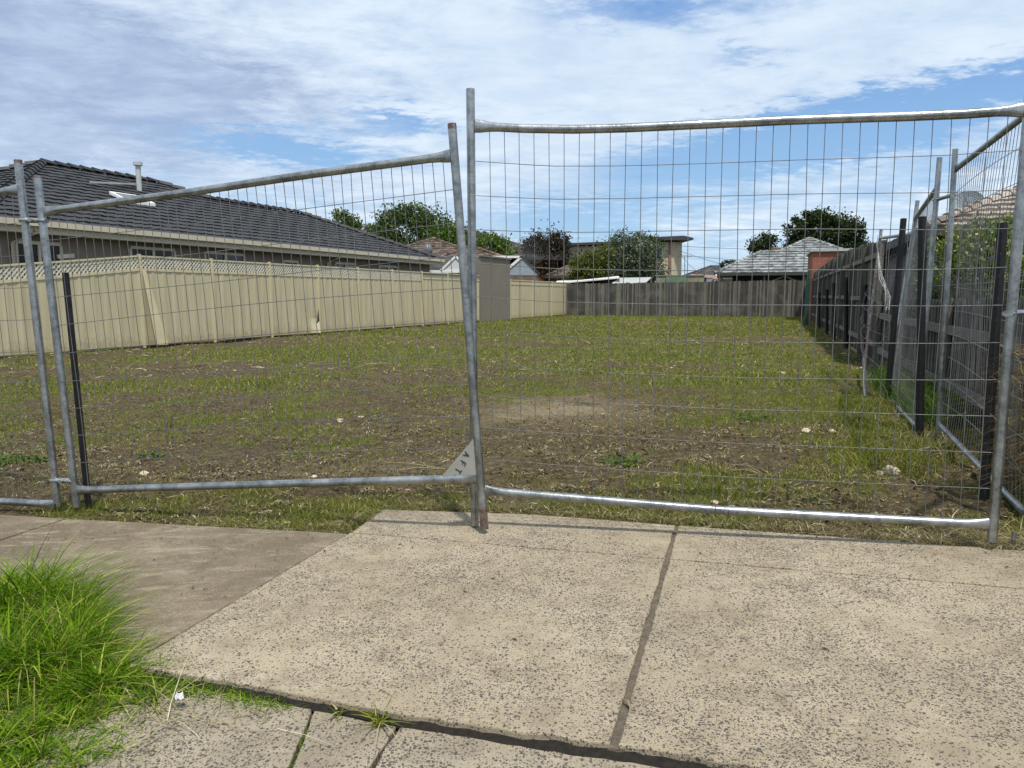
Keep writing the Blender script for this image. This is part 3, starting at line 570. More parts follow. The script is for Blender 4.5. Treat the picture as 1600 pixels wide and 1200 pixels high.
def panel(label, postA, postB, top, bot, nv, nh, wr=.0018, pr=.021, bend=.010, mats=(M_GALV, M_GALV), caps=(None, None), torn=False, seed=1, loc=None):
    rd = random.Random(seed); t = thing('temporary_fence_panel', label, 'mesh panel', tuple(postA[1]), 'temporary mesh fence panels across and beside the lot')
    for i, (pt, m) in enumerate(((postA, mats[0]), (postB, mats[1]))):
        b = MB(); pts = [Vector(pt[0]), lerp(pt[0], pt[1], .25), lerp(pt[0], pt[1], .5), lerp(pt[0], pt[1], .75), Vector(pt[1])]; b.tube(pts, pr, 14, cap=False)
        n = 14; d = (pts[1] - pts[0]).normalized()
        b.tube([pts[0] + d * .0005, pts[0] + d * .06], pr * .85, 14, cap=False)      # inside of the open pipe
        po = b.build('post', m, t)
        if caps[i]:
            for f0, f1 in caps[i]:
                b2 = MB(); b2.tube([lerp(pt[0], pt[1], f0), lerp(pt[0], pt[1], f1)], pr * 1.02, 14, cap=f0 <= 0); b2.build('rust_band', M_RUST, po)
    for pts, nm in ((top, 'top_rail'), (bot, 'bottom_rail')):
        b = MB(); rail_tube(b, [Vector(p) for p in pts], pr); b.build(nm, M_GALV, t)
    top = [Vector(p) for p in top]; bot = [Vector(p) for p in bot]; b = MB(); ph = [rd.random() * 6.28 for _ in range(8)]
    ax = (top[-1] - top[0]).normalized(); nrm = Vector((-ax.y, ax.x, 0)).normalized()
    def P(s, v):
        p = poly_at(top, s).lerp(poly_at(bot, s), v)
        wv = math.sin(v * 5 + s * 7 + ph[0]) * .5 + math.sin(v * 11 + s * 13 + ph[1]) * .3
        env = math.sin(math.pi * min(1, max(0, v))) 
        p = p + ax * bend * .35 * wv * env + nrm * bend * 1.6 * env * math.sin(s * 4 + ph[2] + v * 2)
        if torn: p = p + ax * .10 * env * math.sin(s * 3 + v * 4 + ph[4]) + nrm * .10 * env * math.sin(v * 6 + ph[3] + s * 5) + Vector((0, 0, -.10 * math.sin(math.pi * s) * (1 - v)))
        return p
    for i in range(1, nv):
        s0 = i / nv; j = rd.gauss(0, .25) / nv if rd.random() < .10 else rd.gauss(0, .03) / nv; k0 = rd.random()
        if torn and rd.random() < .25: continue
        b.tube([P(s0 + j * math.sin(math.pi * v), v) for v in np.linspace(0, 1, 13)], wr, 5, cap=False)
    for i in range(1, nh):
        v0 = i / nh; jj = rd.gauss(0, .06) / nh
        b.tube([P(s, v0 + jj * math.sin(math.pi * s)) + nrm * wr * 1.8 for s in np.linspace(0, 1, 25)], wr, 5, cap=False)
    b.tube([P(s, .006) for s in np.linspace(0, 1, 25)], wr * 1.2, 5, cap=False)
    b.build('wire_mesh', M_WIRE, t); return t
# right front panel
A, B = (-.178, 3.74), (2.18, 3.26)
q = lambda px, py: onplane(px, py, A, B)
panel('tall galvanised mesh panel spanning the right of the path with a slightly dented top rail', (q(735, 139), q(742, 820)), (q(1613, 105), q(1550, 846)),
      [q(742, 197), q(800, 200), q(860, 203), q(980, 200), q(1250, 187), q(1480, 180), q(1606, 171)], [q(750, 766), q(1140, 798), q(1554, 820)], 33, 11, seed=3, caps=(None, None))
rp = scene.objects['temporary_fence_panel']; b = MB(); c0, c1 = q(1118, 797), q(1150, 801)
for k in range(4): p = c0.lerp(c1, k / 3 + random.gauss(0, .05)); b.tube([p + Vector((.006 * math.cos(a_), .0235 * math.cos(a_), .0235 * math.sin(a_))) for a_ in np.linspace(0, 6.28, 13)], .0022, 5, cap=False)
b.build('wire_tie', M_RUST, rp); b = MB(); b.tube([c1 + Vector((0, -.024, 0)), c1 + Vector((.03, -.045, .022)), c1 + Vector((.05, -.04, .03))], .0018, 5); b.build('wire_tie', M_RUST, rp)
# left front panel, leaning
A2, B2 = (-2.60, 4.22), (-.235, 3.66)
q2 = lambda px, py: onplane(px, py, A2, B2)
pl = panel('tilted galvanised mesh panel left of centre leaning on the taller panel', (q2(58, 275), q2(120, 792)), (q2(706, 193), q2(757, 826)),
      [q2(66, 331), q2(300, 300), q2(480, 273), q2(708, 243)], [q2(114, 766), q2(400, 757), q2(748, 747)], 45, 10, wr=.0019, seed=5, mats=(M_GALV, M_GALV_R), caps=(((.0, .006),), ((.0, .014), (.945, .9995))))
gn = Vector((-(B2[1] - A2[1]), B2[0] - A2[0], 0)).normalized() * -1
def plate():
    c = [q2(741, 684), q2(749, 741), q2(690, 745)]; b = MB(); f = gn * .012; k = gn * .008
    b.add([v + f for v in c] + [v + k for v in c], [(0, 1, 2), (5, 4, 3), (0, 3, 4, 1), (1, 4, 5, 2), (2, 5, 3, 0)]); pp = b.build('corner_plate', M_PLATE, pl)
    S = {'A': [((-.38, 0), (0, 1)), ((.38, 0), (0, 1)), ((-.22, .38), (.22, .38))], 'F': [((-.25, 0), (-.25, 1)), ((-.25, 1), (.35, 1)), ((-.25, .55), (.25, .55))], 'T': [((0, 0), (0, 1)), ((-.38, 1), (.38, 1))]}
    dv = Vector((-.53, .85)); uv = Vector((.85, .53))
    for ch, (cx, cy) in (('A', (730, 709.5)), ('F', (724, 722.5)), ('T', (717, 734)), ('.', (711, 742))):
        b = MB()
        if ch == '.': w = q2(cx + 1, cy - 1) + gn * .0135; b.box(w, (.004, .004, .002)); b.build('letter', M_INK, pp); continue
        for (a0, a1) in S[ch]:
            pts = []
            for (lx, ly) in (a0, a1):
                o = Vector((cx, cy)) + dv * lx * 8.5 + uv * (ly - .5) * 9.5; pts.append(q2(o.x, o.y) + gn * .0135)
            b.beam(pts[0], pts[1], .0045, .002, up=gn)
        b.build('letter', M_INK, pp)
plate()
# far left panel
A3, B3 = (-5.1, 4.55), (-2.78, 4.24)
q3 = lambda px, py: onplane(px, py, A3, B3)
aL = q3(28, 250); aF = q3(90, 786); sh = Vector((A3[0] - B3[0], A3[1] - B3[1], 0)); dn = Vector((0, 0, -.06))
panel('mesh panel cut by the left edge of the view with a rust stained post', (aL + sh + dn, aF + sh), (aL, aF), [q3(32, 297) + sh + dn * .6, q3(0, 300) , q3(31, 296)], [q3(86, 790) + sh, q3(40, 785), q3(86, 789)], 45, 10, wr=.0019, seed=8, mats=(M_GALV, M_GALV_R), caps=(None, ((.0, .012), (.072, .084))))
def clamp(label, a, b, r=.016):
    a, b = Vector(a), Vector(b); d = (b - a).normalized(); t = thing('fence_clamp', label, 'clamp', tuple(a), 'clamps joining the mesh panels'); m = MB()
    pts = [a - d * .024, a, a + (b - a) * .3, a + (b - a) * .7, b, b + d * .024]; m.tube(pts, r, 12, flat=[(1.5, .85), (1.7, 1), (1.35, .9), (1.35, .9), (1.7, 1), (1.5, .85)]); m.build('clamp_body', M_GALV, t)
    m = MB(); c = (a + b) / 2; m.tube([c + Vector((0, -.034, 0)), c + Vector((0, .034, 0))], .006, 6); m.tube([c + Vector((0, -.036, 0)), c + Vector((0, -.028, 0))], .011, 6); m.build('bolt', M_GALV_R, t)
clamp('upper clamp joining the two leaning posts at far left', q3(39, 344), q2(66, 345)); clamp('lower clamp joining the two leaning posts at far left', q3(87, 750), q2(111, 751))
# right side panels running back along the fence
def pt(px, py, Y): return at(px, py, Y)
N1, F1 = Vector((2.66, 3.70, 0)), Vector((3.50, 5.98, 0)); V1 = lambda p, z: Vector((p.x, p.y, z))
panel('nearest side panel running back from the right corner along the fence', (V1(N1, 2.36), V1(N1, -.02)), (V1(F1, 2.34) + Vector((-.02, 0, 0)), V1(F1, 0)), [V1(N1, 2.21), V1(F1, 2.19)], [V1(N1, .07), V1(F1, .15)], 33, 11, seed=11, wr=.002, bend=.03)
F2 = Vector((3.40, 6.12, 0)); G2 = Vector((4.22, 8.15, 0))
panel('second side panel, middle of the three along the right fence', (Vector((3.44, 6.12, 2.30)), V1(F2, 0)), (Vector((4.40, 8.2, 2.22)), V1(G2, 0)), [Vector((3.44, 6.12, 2.07)), Vector((4.38, 8.2, 2.02))], [V1(F2, .10), V1(G2, .05)], 33, 11, seed=12, bend=.02)
panel('farthest side panel with torn sagging mesh and rusty posts', (Vector((4.47, 8.36, 1.95)), Vector((4.26, 8.36, 0))), (Vector((5.30, 10.8, 2.14)), Vector((5.16, 10.8, 0))), [Vector((4.46, 8.36, 1.88)), Vector((4.75, 9.6, 1.93)), Vector((5.30, 10.8, 2.02))], [Vector((4.0, 8.3, .04)), Vector((5.16, 10.8, .30))], 26, 11, seed=14, mats=(M_GALV_R, M_RUST), torn=True, bend=.03)
clamp('clamp joining two side panels near their tops, right of centre sky', Vector((3.44, 6.12, 1.97)), Vector((3.50, 5.99, 1.99))); cq = q(1577, 490); clamp('bright clamp on the right corner post at eye level', cq, V1(N1, cq.z))
# rolled shade cloth tangled on the torn panel
b = MB(); prev = [Vector((5.16, 10.6, 1.98)), Vector((5.0, 10.2, 1.75)), Vector((4.85, 9.8, 1.45)), Vector((4.7, 9.3, 1.2)), Vector((4.55, 9.0, 1.0))]
for o in range(4): b.tube([p + Vector((random.gauss(0, .018), random.gauss(0, .018), random.gauss(0, .03))) for p in prev], .005, 5)
tag(b.build('torn_plastic_strip', M_PVC), 'twisted pale plastic strip hanging on the torn far side panel', 'plastic strip')
# pickets
def picket(top, foot, label, w=.034, m=M_BLACK):
    top, foot = Vector(top), Vector(foot); t = thing('star_picket', label, 'picket', tuple(foot), 'black pickets holding the mesh panels and fence'); b = MB(); d = (top - foot).normalized()
    for k in range(3):
        a = math.radians(90 + 120 * k + 35); o = Vector((math.cos(a), math.sin(a), 0)); s = Vector((-o.y, o.x, 0)) * .0035
        vs = [p + o * x + s * y for p in (foot - d * .05, top) for x, y in ((0, -1), (w, -1), (w, 1), (0, 1))]; b.add(vs, [(0, 3, 2, 1), (4, 5, 6, 7), (0, 1, 5, 4), (1, 2, 6, 5), (2, 3, 7, 6), (3, 0, 4, 7)])
    b.build('picket_bar', m, t); L = (top - foot).length
    o = Vector((math.cos(R(245)), math.sin(R(245)), 0))
    for k in range(int(L / .12) if foot.y < 7 and foot.x > 0 else 0):
        b = MB(); c = foot + d * (.12 * k + .1) + o * w * .6; n = Vector((-o.y, o.x, 0))
        b.tube([c - n * .0045, c + n * .0045], .003, 8); b.build('tie_hole', M_ZINC, t)
    return t
picket(onplane(86, 425, A2, B2) + Vector((.01, .08, 0)), onplane(122, 796, A2, B2) + Vector((.015, .08, 0)), 'black picket tight behind the left post of the tilted panel', .019)
picket(at(1567, 348, 4.08), at(1537, 793, 4.08), 'tall thick black picket just left of the right corner post', .027)
picket(at(1442, 338, 5.9), at(1437, 694, 5.9), 'black picket at the joint of the two nearer side panels', .034)
picket(at(1412, 341, 8.05), at(1386, 630, 8.1), 'rusty dark picket behind the second and third side panels', .034)
for px, t_, f_, lab in ((1352, 445, 568, 'black picket beside the rusty post of the torn panel'), (1322, 433, 550, 'black picket against the tall paling fence, second from the torn panel'), (1303, 442, 533, 'black picket against the tall paling fence, third from the torn panel'),
                        (1292, 452, 526, 'short black picket fourth along the tall paling fence'), (1280, 456, 519, 'farthest black picket along the tall paling fence')):
    Y = 1.8 / ((px - 800) / 1148 - .353) * .96; picket(at(px, t_, Y), at(px - 4 if px > 1350 else px, f_, Y), lab, .05)
b = MB(); p = gp(1583, 850, .045); b.tube([p + Vector((0, 0, -.06)), p + Vector((.0, 0, .06))], .011, 10); tag(b.build('pipe_stub', M_GALV), 'short steel stub in dry grass right of the corner post', 'pipe stub')
b = MB(); b.box((gp(1266, 511).x, 28.6, .95), (.16, .06, 1.8), -.35); b.box((gp(1266, 511).x + .02, 28.62, 2.05), (.06, .06, .35), -.35); tag(b.build('green_board', M_GREEN), 'narrow dark green board standing at the far end of the right fence', 'board')

# ------------------------------------------------------------------ timber fences
def paling_fence(label, A, B, h0, h1, post_side, bays, seed=1, hfun=None, rails=(.25, .95, 1.65), pw=.10, showrail=True, lowstep=None):
    rd = random.Random(seed); A, B = Vector(A), Vector(B); d = (B - A); L = d.length; d.normalize(); n = Vector((-d.y, d.x, 0)) * post_side
    t = thing('paling_fence', label, 'fence', tuple(A)); rz = math.atan2(d.y, d.x); b = MB(); x = 0; k = 0
    while x < L:
        w = pw * (.85 + rd.random() * .25); hh = (h0 + (h1 - h0) * x / L if not hfun else hfun(x / L)) + rd.gauss(0, .012) - (.03 if rd.random() < .08 else 0); off = .0 if k % 2 else .012
        c = A + d * (x + w / 2) - n * (.02 + off); z0 = .02; tl = rd.gauss(0, .008)
        m = Matrix.Rotation(tl, 3, 'Y'); b.box((c.x, c.y, (hh + z0) / 2), (w * .98, .014, hh - z0), rz, m); x += w * .93; k += 1
    b.build('palings', M_PALE, t)
    for i in range(bays + 1):
        p = A + d * min(L - .06, max(.06, L * i / bays)) + n * .045; hh = (h0 + (h1 - h0) * i / bays if not hfun else hfun(i / bays)) - .06; b = MB(); b.box((p.x, p.y, hh / 2), (.11, .075, hh), rz); b.build('post', M_PALE, t)
    if showrail:
        for z in rails:
            for i in range(bays):
                a = A + d * (L * i / bays + .06) + n * .025; c = A + d * (L * (i + 1) / bays - .06) + n * .025; b = MB(); dz = rd.gauss(0, .012); b.beam(a + Vector((0, 0, z)), c + Vector((0, 0, z + dz)), .045, .09); b.build('rail', M_PRAIL, t)
    return t
paling_fence('dark weathered paling fence closing the far end of the lot', (2.75, 45.5, 0), (16.3, 41, 0), 1.88, 2.04, 1, 6, 3, showrail=False)
tl = lambda s: 2.24 + .12 * math.sin(s * 3.1) + (-.10 * max(0, s - .8) * 5)
paling_fence('tall grey paling fence receding along the right boundary', (RX(12.5), 12.5, 0), (RX(41.5), 41.5, 0), 2.2, 2.2, 1, 12, 4, hfun=lambda s: 2.12 + .26 * math.sin(min(1, s * 1.9) * 2.2) - .25 * max(0, s - .6), rails=(.35, 1.15, 1.9))
paling_fence('low grey paling fence at right behind the side mesh panels', (RX(2.6), 2.6, 0), (RX(12.45), 12.45, 0), 1.16, 1.16, 1, 4, 5, rails=(.30, .85), pw=.10)

# ------------------------------------------------------------------ cream steel fence along the left boundary
U = Vector((.3833, .9236, 0)); VV = Vector((.9236, -.3833, 0)); F0 = Vector((LX(17.0), 17.0, 0))
def L2(u, v, z=0): return F0 + U * u + VV * v + Vector((0, 0, z))
def cream_fence():
    t = thing('cream_steel_fence', 'long cream steel fence with lattice top along the left boundary', 'fence', tuple(L2(-4.3, 0))); P = 2.16; rz = math.atan2(U.y, U.x)
    def top(u): return 2.10 if u > -.05 else 2.10 + u * .105
    for i in range(-2, 9):
        u0, u1 = i * P, (i + 1) * P
        if i == 8: u1 = 18.2
        lat = i <= 5; zt0, zt1 = top(u0), top(u1); body = .30 if lat else .22
        b = MB(); c = L2(u0, .0); b.box((c.x, c.y, (zt0 + .03) / 2), (.06, .06, zt0 + .03), rz); b.build('post', M_CREAM2, t)
        b = MB()
        for z_, hgt in ((0, .035), (-body, .06), ):
            b.beam(L2(u0 + .03, 0, zt0 + z_ - .018), L2(u1 - .03, 0, zt1 + z_ - .018), .045, hgt)
        b.build('rail', M_CREAM2, t)
        b = MB(); n = 42; vs = []
        for k in range(n + 1):                        # ribbed infill sheet
            u = u0 + .03 + (u1 - u0 - .06) * k / n; r = .009 if (k % 6) in (0, 1) else 0.0; zt = zt0 + (zt1 - zt0) * k / n - body - .02
            bow = .0
            if i == 2 and k / n > .78: bow = -.5 * (k / n - .78) / .22
            vs += [L2(u, .004 + r, zt), L2(u, .004 + r - bow * .0, max(.06, .5)), L2(u - (0 if bow == 0 else (k / n - .78) * .7), .004 + r + bow * -.35, .06)]
        fs = []
        for k in range(n): fs += [(3 * k, 3 * k + 3, 3 * k + 4, 3 * k + 1), (3 * k + 1, 3 * k + 4, 3 * k + 5, 3 * k + 2)]
        b.add(vs, fs); b.build('infill_sheet', M_CREAM, t)
        if lat:
            b = MB(); z0, z1 = -body + .012, -.036; hgt = z1 - z0; st = .100
            for sgn, off in ((1, .006), (-1, -.006)):
                k = -int(hgt / st) - 1
                while k * st < (u1 - u0):
                    a = k * st; s0, s1 = max(0, a), min(u1 - u0 - .06, a + hgt)
                    if s1 > s0 + .01:
                        za, zb = z0 + (s0 - a), z0 + (s1 - a)
                        if sgn < 0: za, zb = z1 - (s0 - a), z1 - (s1 - a)
                        f0, f1 = s0 / (u1 - u0), s1 / (u1 - u0); b.beam(L2(u0 + .03 + s0, off, zt0 + (zt1 - zt0) * f0 + za), L2(u0 + .03 + s1, off, zt0 + (zt1 - zt0) * f1 + zb), .004, .034)
                    k += 1
            b.build('lattice', M_LATT, t)
        else:
            b = MB(); b.beam(L2(u0 + .03, -.01, zt0 - .12), L2(u1 - .03, -.01, zt1 - .12), .02, .17); b.build('top_band', M_SHED, t)
    # bright loose sheet folded out beside the first full post
    b = MB(); b.add([L2(.02, .05, 1.78), L2(.10, .07, 1.78), L2(.52, .18, .05), L2(.20, .16, .05)], [(0, 1, 2, 3)]); b.build('loose_sheet', M_CREAM2, t)
    b = MB(); b.add([L2(6.40, .05, .80), L2(6.45, .05, .04), L2(6.22, .06, .04)], [(0, 1, 2)]); b.build('gap_shade', M_DARK, t)  # flat near-black triangle stands in for the shade inside the bent corner's gap
cream_fence()
def cream_short():
    t = thing('cream_steel_fence', 'short cream steel fence section between grey garage wall and back paling fence', 'fence', tuple(L2(21.7, 0))); rz = math.atan2(U.y, U.x); n = 3; a0, a1 = 21.85, 31.2
    for i in range(n + 1):
        u = a0 + (a1 - a0) * i / n; c = L2(u, 0); b = MB(); b.box((c.x, c.y, 1.0), (.06, .06, 2.0), rz); b.build('post', M_CREAM2, t)
        if i < n:
            u1 = a0 + (a1 - a0) * (i + 1) / n; b = MB(); k = 40; vs = []
            for j in range(k + 1):
                uu = u + .03 + (u1 - u - .06) * j / k; r = .009 if j % 6 < 2 else 0; vs += [L2(uu, r, 1.75), L2(uu, r, .05)]
            b.add(vs, [(2 * j, 2 * j + 2, 2 * j + 3, 2 * j + 1) for j in range(k)]); b.build('infill_sheet', M_CREAM, t)
            b = MB(); b.beam(L2(u + .03, 0, 1.96), L2(u1 - .03, 0, 1.96), .045, .04); b.beam(L2(u + .03, 0, 1.75), L2(u1 - .03, 0, 1.75), .045, .05); b.beam(L2(u + .03, -.01, 1.86), L2(u1 - .03, -.01, 1.86), .015, .15); b.build('rail', M_CREAM2, t)
cream_short()

p = at(162, 380, 17.9); t = thing('yard_post', 'pale cream post standing up behind the lattice of the cream fence', 'post', (p.x, p.y, 0)); b = MB(); b.box((p.x, p.y, p.z / 2), (.09, .09, p.z), .4); b.build('shaft', M_LATT, t); b = MB(); k = at(90, 401, 16.6); b.beam((k.x, k.y, k.z), (p.x - .05, p.y - .05, p.z - .26), .05, .09); b.build('rail', M_LATT, t)
# ------------------------------------------------------------------ buildings
def tile_face(b, O, E, I, pitch, smax, left, right, course=.33, dx=.075, per=.30, amp=.016, lift=.032):
    """O eave origin, E unit along the eave, I unit horizontal uphill; left/right give the extent at slope distance s (horizontal)."""
    up = Vector((I.x, I.y, pitch)); n = E.cross(up).normalized(); n = n if n.z > 0 else -n; cs = 1 / math.sqrt(1 + pitch * pitch); j = 0
    while j * course * cs < smax:
        s0 = j * course * cs; s1 = min(smax, (j + 1.06) * course * cs); a0, b0, a1, b1 = left(s0), right(s0), left(s1), right(s1)
        m = max(1, int(max(b0 - a0, b1 - a1, .01) / dx)); vs = []; st = (j % 2) * per / 2
        for k in range(m + 1):
            f = k / m; x0 = a0 + (b0 - a0) * f; x1 = a1 + (b1 - a1) * f
            w0 = amp * (.5 + .5 * math.cos(2 * math.pi * x0 / per * 1.0)); w1 = amp * (.5 + .5 * math.cos(2 * math.pi * x1 / per))
            p0 = O + E * x0 + up * s0; p1 = O + E * x1 + up * s1; jit = .006 * math.sin(x0 * 7.1 + j * 3.3)
            vs += [p0 + n * -.01, p0 + n * (lift + w0 + jit), p1 + n * (.0 + w1)]
        fs = []
        for k in range(m): q_ = 3 * k; fs += [(q_, q_ + 3, q_ + 4, q_ + 1), (q_ + 1, q_ + 4, q_ + 5, q_ + 2)]
        b.add(vs, fs); j += 1
def cap_line(b, a, c, w=.13, seg=.38):
    a, c = Vector(a), Vector(c); d = c - a; L = d.length; d.normalize(); r = d.cross(Vector((0, 0, 1))).normalized(); u = r.cross(d); n = max(1, int(L / seg))
    for k in range(n):
        p0 = a + d * (L * k / n - .02); p1 = a + d * (L * (k + 1) / n + .03); vs = []
        for p, q_, up_ in ((p0, 1.1, .035), (p1, .92, 0.0)):
            vs += [p + r * w * q_ * x + u * (w * q_ * z + up_) for x, z in ((-1, -.15), (-.6, .45), (0, .65), (.6, .45), (1, -.15))]
        b.add(vs, [(i, i + 1, i + 6, i + 5) for i in range(4)] + [(0, 1, 2, 3, 4)[::-1]])
def window(parent, c, w, h, nrm_, frame_m=M_TRIM, lab=None, mull=1):
    c = Vector(c); nrm_ = Vector(nrm_).normalized(); s = Vector((-nrm_.y, nrm_.x, 0)); f = MB(); zz_ = Vector((0, 0, 1))
    for a_, b_ in (((-w / 2, -h / 2), (w / 2, -h / 2)), ((-w / 2, h / 2), (w / 2, h / 2))): f.beam(c + s * a_[0] + zz_ * a_[1] + nrm_ * .02, c + s * b_[0] + zz_ * b_[1] + nrm_ * .02, .07, .07)
    for k in range(mull + 2): x = -w / 2 + w * k / (mull + 1); f.beam(c + s * x - zz_ * (h / 2 - .036) + nrm_ * .02, c + s * x + zz_ * (h / 2 - .036) + nrm_ * .02, .06, .06, up=nrm_)
    fo = f.build('window', frame_m, parent); g_ = MB(); g_.add([c + s * x + zz_ * y + nrm_ * .012 for x, y in ((-w / 2, -h / 2), (w / 2, -h / 2), (w / 2, h / 2), (-w / 2, h / 2))], [(0, 1, 2, 3)]); g_.build('pane', M_GLASS, fo); return fo
def left_house():
    t = thing('brick_house', 'long single storey house with charcoal tiled hip roof behind the cream fence', 'house', tuple(L2(-2.4, -1.5))); pit = .415; ez = 2.72; ev = -1.0
    b = MB(); I = -VV
    left = lambda s: -2.9 + s; right = lambda s: (16.6 - s * 1.0) if s < 4.2 else (11.7 - s)
    tile_face(b, L2(0, ev, ez), U, I, pit, 5.28, left, right)
    tile_face(b, L2(-2.9, ev, ez), I, U, pit, 5.28, lambda s: s, lambda s: 10.6 - s, dx=.1)
    tile_face(b, L2(16.6, ev, ez), I, -U, pit, 4.2, lambda s: s, lambda s: 8.4 - s, dx=.15)
    tile_face(b, L2(0, ev - 10.6, ez), U, VV, pit, 5.28, lambda s: -2.9 + s, lambda s: 11.7 - s, dx=.3)
    tile_face(b, L2(0, ev - 8.4, ez), U, VV, pit, 4.2, lambda s: 7.5, lambda s: 16.6 - s, dx=.3)
    tile_face(b, L2(11.7, ev, ez), I, -U, pit, 5.28, lambda s: max(s, 4.2), lambda s: 10.6 - s, dx=.3)
    ro = b.build('roof', M_CHAR, t); z1, z2 = ez + 5.3 * pit, ez + 4.2 * pit; b = MB(); o = .03
    cap_line(b, L2(-2.9, ev, ez + o), L2(2.4, ev - 5.3, z1 + o)); cap_line(b, L2(2.4, ev - 5.3, z1 + o), L2(6.4, ev - 5.3, z1 + o)); cap_line(b, L2(7.5, ev - 4.2, z2 + o), L2(6.4, ev - 5.3, z1 + o))
    cap_line(b, L2(7.5, ev - 4.2, z2 + o), L2(12.4, ev - 4.2, z2 + o)); cap_line(b, L2(16.6, ev, ez + o), L2(12.4, ev - 4.2, z2 + o)); cap_line(b, L2(-2.9, ev - 10.6, ez + o), L2(2.4, ev - 5.3, z1 + o)); b.build('ridge_cap', M_CHAR, ro)
    b = MB()
    for a_, c_ in (((-2.4, -1.5), (16.1, -1.5)), ((-2.4, -1.5), (-2.4, -11.1)), ((16.1, -1.5), (16.1, -9.0)), ((-2.4, -11.1), (16.1, -9.0))):
        p, q_ = L2(*a_, ez / 2 - .02), L2(*c_, ez / 2 - .02); b.beam(p, q_, .24, ez - .1, up=(0, 0, 1))
    b.build('wall', M_TAUPE, t)
    b = MB(); b.beam(L2(-2.9, ev + .05, ez - .02), L2(16.6, ev + .05, ez - .02), .11, .12); b.beam(L2(-2.95, ev, ez - .02), L2(-2.95, ev - 10.6, ez - .02), .11, .12); b.beam(L2(16.65, ev, ez - .02), L2(16.65, ev - 8.4, ez - .02), .11, .12); b.build('gutter', M_TRIM, t)
    b = MB(); b.beam(L2(-2.85, ev - .03, ez - .15), L2(16.55, ev - .03, ez - .15), .03, .14); b.build('fascia', M_TRIM, t)
    b = MB(); b.beam(L2(-2.8, ev - .25, ez - .21), L2(16.5, ev - .25, ez - .21), .42, .012); b.build('eave_lining', M_TRIM, t)
    for px, w, h_, m in ((238, 1.35, 1.3, 1), (350, 1.5, 1.3, 1), (452, .7, 1.1, 0), (538, 1.2, 1.2, 1), (605, 1.3, 1.2, 1), (60, 1.0, 1.2, 1)):
        dxy = ray(px, 400); k = (px - 800) / (FPX * CT + 200 * ST); P0 = L2(0, -1.37); u_ = (k * P0.y - P0.x) / (U.x - k * U.y); window(t, L2(u_, -1.36, 1.72), w, h_, VV, mull=m)
    for px in (512, 22):
        k = (px - 800) / (FPX * CT + 200 * ST); P0 = L2(0, -1.3); u_ = (k * P0.y - P0.x) / (U.x - k * U.y); b = MB()
        b.tube([L2(u_ + .3, ev, ez - .08), L2(u_ + .3, ev, ez - .2), L2(u_, -1.3, ez - .42), L2(u_, -1.3, .1)], .045, 8); b.build('downpipe', M_TRIM, t)
    p = onplane(218, 300, L2(0, ev - 3.9), L2(5, ev - 3.9)); b = MB(); b.tube([p + Vector((0, 0, -.3)), p + Vector((0, 0, .78))], .075, 12); b.tube([p + Vector((0, 0, .78)), p + Vector((0, 0, .88))], .13, 12); b.build('flue', M_ZINC, t)
    # skylight and a bracket bar on the slope
    def on(u_, s, h=.07): return L2(u_, ev - s, ez + s * pit + h)
    k = lambda px, s: (lambda kk, P0: (kk * P0.y - P0.x) / (U.x - kk * U.y))((px - 800) / (FPX * CT + 280 * ST), L2(0, ev - s))
    b = MB(); u_ = k(188, 2.6); b.add([on(u_, 2.4, .10), on(u_ + 1.0, 2.4, .10), on(u_ + 1.0, 3.0, .10), on(u_, 3.0, .10), on(u_, 2.4, .0), on(u_ + 1, 2.4, .0), on(u_ + 1, 3, 0), on(u_, 3, 0)], [(0, 1, 2, 3), (0, 4, 5, 1), (1, 5, 6, 2), (2, 6, 7, 3), (3, 7, 4, 0)]); fo = b.build('skylight', M_WHITE, t)
    b = MB(); b.add([on(u_ + .1, 2.5, .112), on(u_ + .9, 2.5, .112), on(u_ + .9, 2.9, .112), on(u_ + .1, 2.9, .112)], [(0, 1, 2, 3)]); b.build('pane', M_GLASS, fo)
    b = MB(); u_ = k(140, 3.6); b.beam(on(u_, 3.5, .14), on(u_ + 2.2, 4.1, .16), .07, .05); b.build('roof_bar', M_ZINC, t); return t
left_house()
